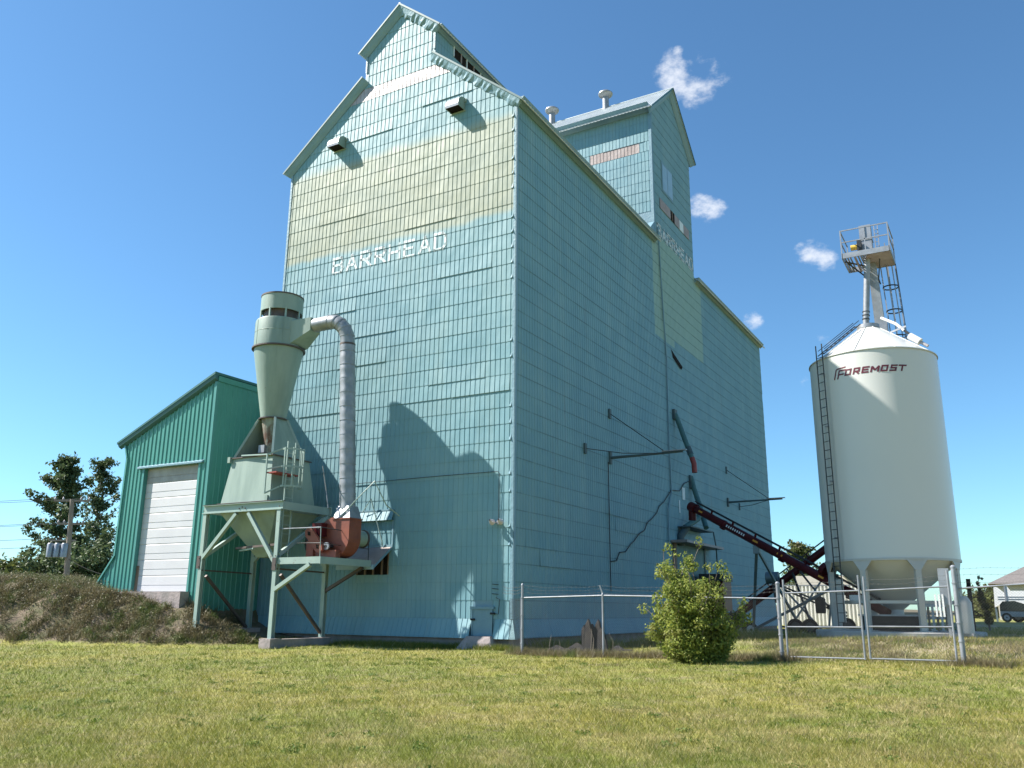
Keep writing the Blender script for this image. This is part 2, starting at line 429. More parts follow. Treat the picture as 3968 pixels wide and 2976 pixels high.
# ------------------------------------------------------------------ blades and leaves (numpy)
def tri_mesh(name, V, tone, mat, parent=None, nv=3, smooth=False):
    """V: (n, nv, 3) polygons"""
    n = V.shape[0]; me = bpy.data.meshes.new(name)
    o_ = np.array(parent['_o']) if parent is not None and '_o' in parent else np.zeros(3)
    me.vertices.add(n * nv); me.vertices.foreach_set('co', (V.reshape(-1, 3) - o_).astype(np.float32).ravel())
    me.loops.add(n * nv); me.loops.foreach_set('vertex_index', np.arange(n * nv, dtype=np.int32))
    me.polygons.add(n); me.polygons.foreach_set('loop_start', np.arange(0, n * nv, nv, dtype=np.int32))
    at = me.attributes.new('tone', 'FLOAT', 'POINT'); at.data.foreach_set('value', np.repeat(tone, nv).astype(np.float32))
    me.update(calc_edges=True); me.materials.append(mat)
    o = bpy.data.objects.new(name, me); COL.objects.link(o)
    if parent is not None: o.parent = parent; o['_o'] = parent['_o']
    return o

def blades(P, h, w, lean, tone):
    """one bent triangle per blade; P (n,3)"""
    n = len(P); a = NP.rand(n) * 2 * np.pi; b = NP.rand(n) * 2 * np.pi
    side = np.stack([np.cos(a), np.sin(a), np.zeros(n)], -1) * (w / 2)[:, None]
    tip = np.stack([np.cos(b) * lean * h, np.sin(b) * lean * h, h], -1)
    return np.stack([P - side, P + side, P + tip], 1)

def leaves(C, R, n, size, droop=.3, shell=.5):
    """leaf quads in ellipsoidal clumps; C (k,3) centres, R (k,3) radii"""
    C, R = np.asarray(C, float), np.asarray(R, float)
    wgt = R.prod(1) ** (2 / 3); idx = NP.choice(len(C), n, p=wgt / wgt.sum())
    d = NP.normal(size=(n, 3)); d /= np.linalg.norm(d, axis=1)[:, None]
    r = NP.rand(n) ** (1 / 3.); r = shell + (1 - shell) * r
    r = np.where(NP.rand(n) < .35, NP.rand(n), r)
    P = C[idx] + d * r[:, None] * R[idx]
    nrm = d * .6 + NP.normal(size=(n, 3)) * .7 + np.array([0, 0, .35]); nrm /= np.linalg.norm(nrm, axis=1)[:, None]
    t = np.cross(nrm, NP.normal(size=(n, 3))); t /= np.linalg.norm(t, axis=1)[:, None] + 1e-9
    t[:, 2] -= droop; t /= np.linalg.norm(t, axis=1)[:, None]
    bt = np.cross(nrm, t); bt /= np.linalg.norm(bt, axis=1)[:, None] + 1e-9
    s = size * (.6 + .8 * NP.rand(n))[:, None]
    V = np.stack([P - t * s, P + bt * s * .45, P + t * s, P - bt * s * .45], 1)
    tone = np.clip(.5 + .25 * NP.normal(size=n) + .35 * (NP.rand(len(C))[idx] - .5), 0, 1)
    return V, tone

# ------------------------------------------------------------------ grain elevator
ROW = .5715; PITCH = .1975; EAVE = 18.46; W = 11.06; DEP = 34.6; SL = .83
RX = -W / 2                                    # ridge of the long roof
TY0, TY1, TEZ, TAZ = 14.1, 20.3, 26.05, 28.72  # cross headhouse
CX0, CX1, CEZ = -7.28, -3.76, 23.0             # front cupola
CAZ = CEZ + (CX1 - CX0) / 2 * SL
CY1 = 6.6

elev = thing('grain_elevator', 'tall blue-green tin-clad grain elevator with beige band and faded white town name', 'grain elevator', (-5.5, 0, -1.0))
mem_front = MB()
LOUV = (-6.38, -4.97, 1.42, 2.29)              # opening with louvres low in the front wall
a, b, c, d = LOUV
for bx in (((-W, 0, -.6), (a, .3, 3.2)), ((b, 0, -.6), (0, .3, 3.2)), ((a, 0, -.6), (b, .3, c)), ((a, 0, d), (b, .3, 3.2))): mem_front.box(*bx)
mem_front.prism([(-W, 0, 3.2), (0, 0, 3.2), (0, 0, EAVE), (CX1, 0, EAVE - CX1 * SL), (CX1, 0, CEZ), ((CX0 + CX1) / 2, 0, CAZ), (CX0, 0, CEZ), (CX0, 0, EAVE + (W + CX0) * SL), (-W, 0, EAVE)], (0, .3, 0))
front = mem_front.build('front_wall', M['trim'], elev)
side = MB().box((-.3, .3, -.6), (0, DEP, EAVE)).build('side_wall', M['trim'], elev)
MB().box((-W, .3, -.6), (-W + .3, DEP, EAVE)).build('side_wall', M['trim'], elev)
MB().prism([(-W + .3, DEP - .3, -.6), (-.3, DEP - .3, -.6), (-.3, DEP - .3, EAVE), (RX, DEP - .3, EAVE - RX * SL), (-W + .3, DEP - .3, EAVE)], (0, .3, 0)).build('rear_wall', M['trim'], elev)
headh = MB().box((-W, TY0, EAVE - .2), (0, TY0 + .2, TEZ)).build('headhouse_wall', M['trim'], elev)
MB().box((-W, TY1 - .2, EAVE - .2), (0, TY1, TEZ)).build('headhouse_wall', M['trim'], elev)
gab = MB().prism([(0, TY0 + .2, EAVE), (0, TY1 - .2, EAVE), (0, TY1 - .2, TEZ), (0, (TY0 + TY1) / 2, TAZ - .05), (0, TY0 + .2, TEZ)], (-.2, 0, 0)).build('headhouse_gable', M['trim'], elev)
MB().prism([(-W, TY0 + .2, EAVE), (-W, TY1 - .2, EAVE), (-W, TY1 - .2, TEZ), (-W, (TY0 + TY1) / 2, TAZ - .05), (-W, TY0 + .2, TEZ)], (.2, 0, 0)).build('headhouse_gable', M['trim'], elev)
cup = MB().box((CX1 - .2, .3, 19), (CX1, CY1, CEZ)).build('cupola_wall', M['trim'], elev)
MB().box((CX0, .3, 19), (CX0 + .2, CY1, CEZ)).build('cupola_wall', M['trim'], elev)
MB().prism([(CX0 + .2, CY1 - .2, 20), (CX1 - .2, CY1 - .2, 20), (CX1 - .2, CY1 - .2, CEZ), ((CX0 + CX1) / 2, CY1 - .2, CAZ), (CX0 + .2, CY1 - .2, CEZ)], (0, .2, 0)).build('cupola_wall', M['trim'], elev)

def strip(mb, mp, us, zb, zt, ob, ot, lip=True):
    """corrugated sheet: us list of (u, rib_offset, top z); mp maps (u, out, z)"""
    vb, vt = [], []
    for u, r, t in us:
        k = (t - zb) / (zt - zb)
        vb.append(mp(u, ob + r, zb)); vt.append(mp(u, ob + (ot - ob) * k + r, t))
    n = len(us); fs = [(i, i + 1, n + i + 1, n + i) for i in range(n - 1)]
    vs = vb + vt
    if lip:
        vs += [mp(u, 0.001, zb + .002) for u, r, t in us]
        fs += [(2 * n + i, 2 * n + i + 1, i + 1, i) for i in range(n - 1)]
    mb.add(vs, fs)

def sheet_us(u0, nr, top, ztop, w=None, rh=.014, rw=.022):
    us = []
    w = w or nr * PITCH
    for k in range(nr + 1):
        c_ = u0 + k * PITCH
        if c_ > u0 + w + .001: break
        if k == 0: pts = [(c_, 0.), (c_ + rw * .45, rh), (c_ + rw, 0.)]
        elif k == nr or c_ > u0 + w - rw: pts = [(u0 + w, 0.)]
        else: pts = [(c_ - rw * .0, 0.), (c_ + rw * .45, rh), (c_ + rw, 0.)]
        for p in pts: us.append((p[0], p[1], min(ztop, top(p[0]))))
    if us[-1][0] < u0 + w - .001: us.append((u0 + w, 0., min(ztop, top(u0 + w))))
    return us

LAP = .010
def make_shared(variant):
    mb = MB(); r = random.Random(variant)
    us = sheet_us(0, 12, lambda u: 9e9, ROW + .004)
    strip(mb, lambda u, o, z: (u, -o, z), us, 0, ROW + .004, LAP + .004 * r.random(), .0015)
    me = bpy.data.meshes.new('siding_sheet'); me.from_pydata(mb.v, [], mb.f); me.update(); me.materials.append(SID); return me
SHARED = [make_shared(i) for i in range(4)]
def bare_shared():
    me = SHARED[0].copy(); me.materials.clear(); me.materials.append(M['bare']); return me

sheets_left = [290]
rest = {}
def clad(parent, orient, plane, u0, u1, n0, n1, top, excl=(), individual=True, mat_of=None, dist=None):
    """rows of overlapping sheets on a wall; returns nothing"""
    sh = 12 * PITCH
    for n in range(n0, n1):
        z0 = n * ROW
        off = -(((n * 5) % 12) * PITCH)
        u = u0 + off
        while u < u1 - .01:
            a_, b_ = max(u, u0), min(u + sh, u1)
            # split at exclusions
            spans = [(a_, b_)]
            for e0, e1, m0, m1 in excl:
                if m0 <= n < m1:
                    ns = []
                    for p, q in spans:
                        if e1 <= p or e0 >= q: ns.append((p, q))
                        else:
                            if e0 - p > .06: ns.append((p, e0))
                            if q - e1 > .06: ns.append((e1, q))
                    spans = ns
            for p, q in spans:
                if q - p < .05: continue
                tmax = max(top(p), top(q), top((p + q) / 2))
                if tmax <= z0 + .03: continue
                full = abs(q - p - sh) < 1e-4 and min(top(p), top(q), top(p + sh * .5)) >= z0 + ROW
                mt = mat_of(n, p, q) if mat_of else SID
                solo = individual(n, p, q) if callable(individual) else individual
                if solo and sheets_left[0] > 0:
                    sheets_left[0] -= 1
                    if full and mt is SID:
                        me = SHARED[(n * 7 + int(p * 10)) % 4]
                        if orient == 'y': sharedobj('siding_sheet', me, parent, (p, plane, z0))
                        else: sharedobj('siding_sheet', me, parent, (plane, p, z0), math.pi / 2)
                        continue
                    mb = MB()
                else:
                    mb = rest.setdefault((parent.name, mt.name), (MB(), parent, mt))[0]; 
                mp = (lambda u_, o_, z_: (u_, plane - o_, z_)) if orient == 'y' else (lambda u_, o_, z_: (plane + o_, u_, z_))
                us = sheet_us(p, int(round((q - p) / PITCH + .49)), top, z0 + ROW + .004, q - p)
                seg = []; allseg = []
                for k in us:
                    if k[2] > z0 + .01: seg.append(k)
                    elif len(seg) > 1: allseg.append(seg); seg = []
                    else: seg = []
                if len(seg) > 1: allseg.append(seg)
                r = random.Random(n * 97 + int(p * 13))
                for sg in allseg: strip(mb, mp, sg, z0, z0 + ROW + .004, LAP + .004 * r.random(), .0015)
                if solo and sheets_left[0] >= 0 and (parent.name, mt.name) not in rest or (mb.f and mb is not rest.get((parent.name, mt.name), (None,))[0]):
                    if mb.f: mb.build('siding_sheet', mt, parent)
            u += sh

def top_front(u):
    if u < CX0: return EAVE + (u + W) * SL
    if u > CX1: return EAVE - u * SL
    m_ = (CX0 + CX1) / 2
    return CEZ + (u - CX0) * SL if u < m_ else CEZ + (CX1 - u) * SL
def fmat(n, p, q): return M['bare'] if n == 36 and q > -9 and p < -2.5 else SID
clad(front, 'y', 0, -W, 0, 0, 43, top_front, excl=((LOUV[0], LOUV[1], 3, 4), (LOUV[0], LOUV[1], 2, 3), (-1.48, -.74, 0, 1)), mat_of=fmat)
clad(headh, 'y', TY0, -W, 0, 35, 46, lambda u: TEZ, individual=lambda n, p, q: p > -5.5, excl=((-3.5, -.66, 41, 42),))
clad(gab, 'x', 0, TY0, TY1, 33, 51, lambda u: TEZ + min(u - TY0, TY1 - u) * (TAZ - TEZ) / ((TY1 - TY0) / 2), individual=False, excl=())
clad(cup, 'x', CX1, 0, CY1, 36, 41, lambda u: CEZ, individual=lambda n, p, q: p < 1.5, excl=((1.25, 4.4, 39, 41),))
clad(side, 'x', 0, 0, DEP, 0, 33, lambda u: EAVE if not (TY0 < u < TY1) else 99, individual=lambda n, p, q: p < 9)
# patch row of the excluded louvre row
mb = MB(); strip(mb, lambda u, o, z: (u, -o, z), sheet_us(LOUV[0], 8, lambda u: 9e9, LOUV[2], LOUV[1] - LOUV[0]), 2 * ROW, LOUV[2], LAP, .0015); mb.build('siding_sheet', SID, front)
# bare strip on the headhouse
mb = MB(); strip(mb, lambda u, o, z: (u, TY0 - o, z), sheet_us(-3.5, 14, lambda u: 9e9, 42 * ROW, 2.84), 41 * ROW, 42 * ROW, LAP, .0015); mb.build('siding_sheet', M['bare_brown'], headh, label='unpainted rusty brown siding strip')
for (pn, mn), (mb, par, mt) in rest.items():
    if mb.f: mb.build('siding', mt, par, kind='stuff')

# flared skirt sheets along the foot
def skirt(parent, orient, spans, zb=-.60, out=.20, ztop=0.0):
    for p, q in spans:
        mb = MB(); us = sheet_us(p, int(round((q - p) / PITCH + .49)), lambda u: 9e9, ztop, q - p)
        mp = (lambda u_, o_, z_: (u_, -o_, z_)) if orient == 'y' else (lambda u_, o_, z_: (o_, u_, z_))
        strip(mb, mp, us, zb, ztop, out, .012); mb.build('skirt_sheet', SID, parent)
sp = [(-W, -8.6), (-8.6, -6.2), (-6.2, -3.85), (-3.85, -1.52), (-.64, .0)]
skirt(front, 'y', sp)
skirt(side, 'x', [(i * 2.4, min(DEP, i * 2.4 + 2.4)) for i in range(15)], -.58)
MB().add([(0, -.012, 0), (0, -.20, -.60), (.20, -.20, -.60), (.2, 0, -.60), (.012, 0, 0)], [(0, 1, 2), (0, 2, 3, 4)]).build('skirt_corner', SID, front)

# corner boards
for nm, x0, y0, z1, zz in (('corner_trim', -.10, -.030, EAVE, 0), ('corner_trim', -W, -.030, EAVE, 0)):
    MB().box((x0, y0, zz), (x0 + .10, y0 + .012, z1 - .15)).build(nm, M['trim'], elev)
MB().box((.030, -.03, 0), (.018, .10, EAVE - .3)).build('corner_trim', M['trim'], elev)
MB().box((-.12, TY0 - .035, EAVE + .3), (.03, TY0 - .02, TEZ - .1)).box((.018, TY0 - .02, EAVE + .3), (.035, TY0 + .12, TEZ - .1)).build('corner_trim', M['trim'], elev)
MB().box((CX1 - .10, -.035, EAVE - CX1 * SL + .3), (CX1 + .0, -.02, CEZ)).build('corner_trim', M['trim'], elev)
MB().box((CX0, -.035, EAVE + (W + CX0) * SL + .3), (CX0 + .08, -.02, CEZ)).build('corner_trim', M['trim'], elev)
# curled flaps of sheet along the near corner
for n in range(2, 32):
    z = n * ROW; k = rnd.random()
    if k < .35: continue
    s_ = .05 + .08 * rnd.random(); o_ = .02 + .035 * rnd.random()
    MB().add([(-.19, -.02, z + .02), (-.105, -.032, z + .02), (-.115, -.032 - o_, z + .0), (-.112, -.034, z + s_ + .10), (-.19, -.022, z + s_ * .5)], [(0, 1, 2), (0, 2, 4), (2, 3, 4)]).build('curled_flap', M['trim'], front)

def rake(name, parent, p0, p1, nout, ov, drop, mat, crinkle=0., ext0=0., ext1=0.):
    """sloped soffit from roof edge back down to the wall"""
    p0, p1, nout = Vector(p0), Vector(p1), Vector(nout); d = (p1 - p0).normalized()
    dn = d.cross(nout); dn = dn if dn.z < 0 else -dn; dn.normalize()
    L = (p1 - p0).length; n = max(1, int(L / .13)) if crinkle else 1; r = random.Random(int(L * 100))
    vs, fs = [], []
    for i in range(n + 1):
        k = i / n; p = p0.lerp(p1, k)
        j = crinkle * (r.random() - .5); jj = crinkle * (r.random() - .5)
        vs += [p + nout * ov, p + nout * (.02), p + nout * (.025 + abs(j) * .25) + dn * (drop + j), p + nout * (ov * .55 + jj * .8) + dn * (drop * .5 + .03)]
    for i in range(n):
        a_ = i * 4; b_ = a_ + 4
        fs += [(a_, b_, b_ + 1, a_ + 1), (a_, a_ + 3, b_ + 3, b_), (a_ + 3, a_ + 2, b_ + 2, b_ + 3)]
    fs += [(0, 1, 2, 3), (n * 4, n * 4 + 3, n * 4 + 2, n * 4 + 1)]
    return MB().add(vs, fs).build(name, mat, parent)

OV = .21
E0 = .24
def rp(x): return EAVE + (-x) * SL if x > RX else EAVE + (x + W) * SL
rake('rake_soffit', elev, (-W - E0, 0, EAVE - E0 * SL), (CX0 + .02, 0, rp(CX0)), (0, -1, 0), OV, .30, M['trim'])
rake('rake_soffit', elev, (E0, 0, EAVE - E0 * SL), (CX1 - .02, 0, rp(CX1)), (0, -1, 0), OV, .30, M['trim'], .10)
cm = (CX0 + CX1) / 2
rake('rake_soffit', elev, (CX0 - .22, 0, CEZ - .22 * SL), (cm, 0, CAZ), (0, -1, 0), OV, .32, M['trim'])
rake('rake_soffit', elev, (CX1 + .24, 0, CEZ - .24 * SL), (cm, 0, CAZ), (0, -1, 0), OV, .34, M['trim'], .11)
# eave soffits
rake('eave_soffit', elev, (0, -.0, EAVE + .02), (0, TY0 - .05, EAVE + .02), (1, 0, 0), E0 + .05, .27, M['trim'])
rake('eave_soffit', elev, (0, TY1 + .05, EAVE + .02), (0, DEP + .25, EAVE + .02), (1, 0, 0), E0 + .05, .27, M['trim'])
rake('eave_soffit', elev, (CX1, 0, CEZ - .04), (CX1, CY1, CEZ - .04), (1, 0, 0), .26, .24, M['trim'])
rake('eave_soffit', elev, (-W, TY0, TEZ - .02), (.0, TY0, TEZ - .02), (0, -1, 0), .42, .38, M['trim'])
ty = (TY0 + TY1) / 2; ts = (TAZ - TEZ) / (ty - TY0)
rake('rake_soffit', elev, (0, TY0 - .42, TEZ - .42 * ts), (0, ty, TAZ), (1, 0, 0), .24, .34, M['trim'])
rake('rake_soffit', elev, (0, TY1 + .42, TEZ - .42 * ts), (0, ty, TAZ), (1, 0, 0), .24, .30, M['trim'])

def slope_roof(parent, p00, p01, p10, p11, pitch=.2, rh=.022, th=.03, mat=None, name='roof_slope'):
    """ribbed roof plane: edge p00-p01 along the eave, p10-p11 along the ridge"""
    p00, p01, p10, p11 = map(Vector, (p00, p01, p10, p11)); nrm = (p01 - p00).cross(p10 - p00).normalized()
    if nrm.z < 0: nrm = -nrm
    L = (p01 - p00).length; n = int(L / pitch); vt, fs = [], []
    cols = []
    for i in range(n + 1):
        u = i * pitch / L
        for du, r in ((0, 0), (.02, rh), (.055, rh), (.075, 0)):
            k = u + du / L
            if k <= 1: cols.append((k, r))
    cols.append((1., 0.))
    m_ = len(cols)
    lo = [p00.lerp(p01, k) + nrm * (th + r) for k, r in cols]; hi = [p10.lerp(p11, k) + nrm * (th + r) for k, r in cols]
    lob = [p00.lerp(p01, k) for k, r in cols]; hib = [p10.lerp(p11, k) for k, r in cols]
    vs = lo + hi + lob + hib
    for i in range(m_ - 1):
        fs += [(i, i + 1, m_ + i + 1, m_ + i), (2 * m_ + i, 3 * m_ + i, 3 * m_ + i + 1, 2 * m_ + i + 1), (2 * m_ + i, 2 * m_ + i + 1, i + 1, i)]
    fs += [(0, m_, 3 * m_, 2 * m_), (m_ - 1, 3 * m_ - 1, 4 * m_ - 1, 2 * m_ - 1)]
    return MB().add(vs, fs).build(name, mat or M['roof'], parent)
rz = EAVE - RX * SL
slope_roof(elev, (E0 + .08, -OV, EAVE - (E0 + .08) * SL), (E0 + .08, TY0 - .01, EAVE - (E0 + .08) * SL), (CX1, -OV, rp(CX1)), (CX1, TY0 - .01, rp(CX1)))
slope_roof(elev, (E0 + .08, TY1 + .01, EAVE - (E0 + .08) * SL), (E0 + .08, DEP + .3, EAVE - (E0 + .08) * SL), (CX1, TY1 + .01, rp(CX1)), (CX1, DEP + .3, rp(CX1)))
slope_roof(elev, (-W - E0 - .06, -OV, EAVE - (E0 + .06) * SL), (-W - E0 - .06, DEP + .3, EAVE - (E0 + .06) * SL), (CX0, -OV, rp(CX0)), (CX0, DEP + .3, rp(CX0)))
slope_roof(elev, (CX1, CY1, rp(CX1)), (CX1, DEP + .3, rp(CX1)), (RX, CY1, rz), (RX, DEP + .3, rz))
slope_roof(elev, (CX0, CY1, rp(CX0)), (CX0, DEP + .3, rp(CX0)), (RX, CY1, rz), (RX, DEP + .3, rz))
slope_roof(elev, (CX1 + .28, -OV, CEZ - .28 * SL), (CX1 + .28, CY1 + .2, CEZ - .28 * SL), (cm, -OV, CAZ), (cm, CY1 + .2, CAZ), name='cupola_roof_slope')
slope_roof(elev, (CX0 - .26, -OV, CEZ - .26 * SL), (CX0 - .26, CY1 + .2, CEZ - .26 * SL), (cm, -OV, CAZ), (cm, CY1 + .2, CAZ), name='cupola_roof_slope')
slope_roof(elev, (-W - .2, TY0 - .46, TEZ - .46 * ts), (.28, TY0 - .46, TEZ - .46 * ts), (-W - .2, ty, TAZ), (.28, ty, TAZ), name='headhouse_roof_slope')
slope_roof(elev, (-W - .2, TY1 + .46, TEZ - .46 * ts), (.28, TY1 + .46, TEZ - .46 * ts), (-W - .2, ty, TAZ), (.28, ty, TAZ), name='headhouse_roof_slope')
for p, q_ in (((-W - E0 - .08, -OV - .012, EAVE - (E0 + .08) * SL + .03), (CX0, -OV - .012, rp(CX0) + .03)), ((E0 + .1, -OV - .012, EAVE - (E0 + .1) * SL + .03), (CX1, -OV - .012, rp(CX1) + .03)),
              ((CX0 - .28, -OV - .012, CEZ - .28 * SL + .03), (cm, -OV - .012, CAZ + .03)), ((CX1 + .3, -OV - .012, CEZ - .3 * SL + .03), (cm, -OV - .012, CAZ + .03)),
              ((.30, ty, TAZ + .03), (.30, TY0 - .46, TEZ - .46 * ts + .03)), ((.30, ty, TAZ + .03), (.30, TY1 + .46, TEZ - .46 * ts + .03))):
    MB().bar(p, q_, .02, .07).build('drip_edge', M['green_dark'], elev)
MB().tube([(-W - .2, ty, TAZ + .04), (.28, ty, TAZ + .04)], .05, 8).build('ridge_cap', M['roof'], elev)
MB().tube([(cm, -OV - .01, CAZ + .04), (cm, CY1, CAZ + .04)], .05, 8).build('ridge_cap', M['roof'], elev)
# step of flashing where the long eave meets the headhouse
MB().prism([(.03, TY0 - .05, EAVE + .1), (.03, TY0 - .9, EAVE + .1), (.03, TY0 - .05, EAVE + .9)], (-.3, 0, 0)).build('flashing', M['trim'], elev)

# cupola louvre opening, headhouse panels
MB().box((CX1 + .002, 1.25, 39 * ROW), (CX1 + .006, 4.4, 40.2 * ROW)).build('cupola_opening', M['dark'], elev)
for k, y in enumerate((1.22, 1.78, 2.2, 2.75, 3.3, 3.85, 4.4)):
    MB().box((CX1 + .01, y, 39 * ROW), (CX1 + .05, y + .055, 40.2 * ROW)).build('stud', M['bare_brown' if k % 2 else 'white_tin'], elev)
P = M['pale_blue']
MB().box((.03, 15.55, 21.78), (.055, 16.25, 23.3)).build('boarded_window', P, gab); MB().box((.03, 16.31, 21.8), (.055, 17.05, 23.35)).build('boarded_window', P, gab)
MB().box((.02, 15.45, 21.68), (.035, 17.15, 23.45)).build('window_frame', M['trim'], gab)
for y0, y1, mt in ((15.0, 16.6, 'bare_brown'), (17.25, 18.0, 'bare_brown'), (18.05, 18.7, 'white_tin'), (18.75, 19.65, 'bare_brown')):
    MB().box((.028, y0, 20.53), (.04, y1, 21.1)).build('bare_patch', M[mt], gab)
MB().box((.030, 16.6, 20.53), (.034, 17.23, 21.1)).build('hole', M['dark'], gab)
MB().box((.034, 16.85, 20.53), (.045, 16.93, 21.1)).build('stud', M['wood'], gab)

# ---- painted town name, laid on the flat pans between the ribs
GL = {'B': [((0, 0), (.0, 1)), ((0, 1), (.62, 1)), ((.62, 1), (.72, .78)), ((.72, .78), (.60, .53)), ((0, .53), (.62, .53)), ((.62, .53), (.76, .28)), ((.76, .28), (.62, 0)), ((0, 0), (.62, 0))],
      'A': [((0, 0), (.38, 1)), ((.38, 1), (.76, 0)), ((.15, .33), (.61, .33))],
      'R': [((0, 0), (0, 1)), ((0, 1), (.6, 1)), ((.6, 1), (.72, .76)), ((.72, .76), (.6, .5)), ((0, .5), (.6, .5)), ((.28, .5), (.76, 0))],
      'H': [((0, 0), (0, 1)), ((.72, 0), (.72, 1)), ((0, .5), (.72, .5))],
      'E': [((0, 0), (0, 1)), ((0, 1), (.68, 1)), ((0, .53), (.56, .53)), ((0, 0), (.68, 0))],
      'D': [((0, 0), (0, 1)), ((0, 1), (.55, 1)), ((.55, 1), (.74, .78)), ((.74, .78), (.74, .22)), ((.74, .22), (.55, 0)), ((0, 0), (.55, 0))]}
def clip(poly, nx_, ny_, c_):
    o_ = []
    for i in range(len(poly)):
        p, q = poly[i], poly[(i + 1) % len(poly)]; dp, dq = p[0] * nx_ + p[1] * ny_ - c_, q[0] * nx_ + q[1] * ny_ - c_
        if dp >= 0: o_.append(p)
        if (dp >= 0) != (dq >= 0): t = dp / (dp - dq); o_.append((p[0] + (q[0] - p[0]) * t, p[1] + (q[1] - p[1]) * t))
    return o_
def letter(parent, ch, u0, z0, w_, h_, st, mp, ribs0, mat, skip=()):
    mb = MB()
    for si, (a_, b_) in enumerate(GL[ch]):
        if si in skip: continue
        ax, az, bx, bz = u0 + a_[0] * w_, z0 + a_[1] * h_, u0 + b_[0] * w_, z0 + b_[1] * h_
        L = math.hypot(bx - ax, bz - az); dx, dz = (bx - ax) / L, (bz - az) / L; e = st * .45
        ax -= dx * e; az -= dz * e; bx += dx * e; bz += dz * e; px, pz = -dz * st / 2, dx * st / 2
        poly = [(ax - px, az - pz), (bx - px, bz - pz), (bx + px, bz + pz), (ax + px, az + pz)]
        umin, umax = min(p[0] for p in poly), max(p[0] for p in poly); zmin, zmax = min(p[1] for p in poly), max(p[1] for p in poly)
        for kk in range(int((umin - ribs0) / PITCH) - 1, int((umax - ribs0) / PITCH) + 2):
            for nn in range(int(zmin / ROW) - 1, int(zmax / ROW) + 2):
                c0, c1 = ribs0 + kk * PITCH + .020, ribs0 + (kk + 1) * PITCH - .002; r0, r1 = nn * ROW + .005, (nn + 1) * ROW - .01
                q = clip(clip(clip(clip(poly, 1, 0, c0), -1, 0, -c1), 0, 1, r0), 0, -1, -r1)
                if len(q) < 3: continue
                vs = [mp(u_, .026 - .018 * ((z_ - nn * ROW) / ROW), z_) for u_, z_ in q]
                mb.add(vs, [tuple(range(len(vs)))])
    return mb.build('painted_letter', mat, parent)
kf = Mat('worn_white_lettering')
k = kf
f_ = k.step(k.noise(5, 5, .7, w=40), .34, .62)
k.set(k.b.inputs['Base Color'], k.mix(f_, (.66, .70, .72), (.50, .60, .62))); k.b.inputs['Roughness'].default_value = .6
WL = kf.m
u = -8.37
adv = (-2.96 + 8.37 - .50) / 7
for i, ch in enumerate('BARRHEAD'):
    letter(front, ch, u + i * adv, 13.16, .64, .62, .105, lambda u_, o_, z_: (u_, -o_, z_), -W, WL)
adv = (20.08 - 14.5 - .55) / 7
for i, ch in enumerate('BARRHEAD'):
    letter(gab, ch, 14.52 + i * adv, 18.84, .72, .60, .135, lambda u_, o_, z_: (o_ + .006, u_, z_), TY0, M['white_tin'])

# ---- roof ventilators and wall ventilators (things on the elevator)
def ventilator(x, lab):
    t = thing('roof_ventilator', lab, 'ventilator', (x, ty, TAZ), 'mushroom ventilators on the headhouse ridge')
    MB().lathe([(.0, -.1), (.19, -.1), (.19, .78), (.0, .78)], (x, ty, TAZ), 20).build('stack', M['galv'], t, True)
    MB().lathe([(.0, .72), (.24, .74), (.40, .86), (.43, .92), (.42, .98), (.30, 1.08), (.12, 1.14), (0, 1.15)], (x, ty, TAZ), 24).build('cap', M['galv_dull'], t, True)
ventilator(-7.36, 'mushroom-capped metal ventilator on the headhouse ridge, farther from the gable')
ventilator(-3.83, 'mushroom-capped metal ventilator on the headhouse ridge, nearer the gable peak')
def hood(xc, lab):
    t = thing('wall_hood', lab, 'vent hood', (xc, 0, 18.64), 'round-backed vent hoods on the front wall')
    w_ = .29; prof = [(0, 0), (-.46, 0), (-.475, .10), (-.45, .24), (-.38, .36), (-.27, .46), (-.14, .51), (0, .52)]
    pr_ = [(xc - w_, y, 18.64 + z) for y, z in prof[1:]] ; n = len(pr_)
    vs = pr_ + [(xc + w_, y, z) for _, y, z in pr_]
    fs = [(i, i + 1, n + i + 1, n + i) for i in range(n - 1)]
    MB().add(vs, fs).build('curved_shell', M['galv_dull'], t)
    for s_ in (-1, 1):
        MB().prism([(xc + s_ * w_, y, 18.64 + z) for y, z in prof], (s_ * .012, 0, 0)).build('end_plate', M['cyc'], t)
    MB().box((xc - w_ + .01, -.45, 18.68), (xc + w_ - .01, -.0, 18.69)).build('damper', M['dark'], t)  # black sheet stands in for the shade inside the open hood
    MB().box((xc - w_ - .07, -.035, 18.60), (xc + w_ + .07, -.022, 18.65)).box((xc + w_ + .02, -.06, 18.98), (xc + w_ + .09, -.02, 19.12)).build('flange', M['frame'], t)
hood(-8.43, 'curved metal vent hood on front gable, lower left near the eave')
hood(-2.58, 'curved metal vent hood on front gable, to the right above beige band')

# ---- low front details
t = elev
MB().box((LOUV[0], .05, LOUV[2]), (LOUV[1], .29, LOUV[3] + .0)).build('louvre_opening', M['dark'], t)
for x in (-6.38, -6.02, -5.66, -5.28, -5.0):
    MB().box((x, -.02, LOUV[2]), (x + .05, .04, LOUV[3] + .03)).build('stud', M['wood'], t)
MB().hexa([(-6.5, -.93, 1.66), (-4.86, -.93, 1.66), (-4.86, -.02, 2.34), (-6.5, -.02, 2.34)], [(-6.5, -.93, 1.69), (-4.86, -.93, 1.69), (-4.86, -.02, 2.38), (-6.5, -.02, 2.38)]).build('canopy', M['bare_brown'], t)
MB().bar((-4.86, -.94, 1.64), (-4.86, -.02, 2.32), .03, .07).build('canopy_edge', M['trim'], t)
MB().bar((-6.5, -.945, 1.64), (-4.86, -.945, 1.64), .02, .16).build('canopy_edge', M['pale_blue'], t)
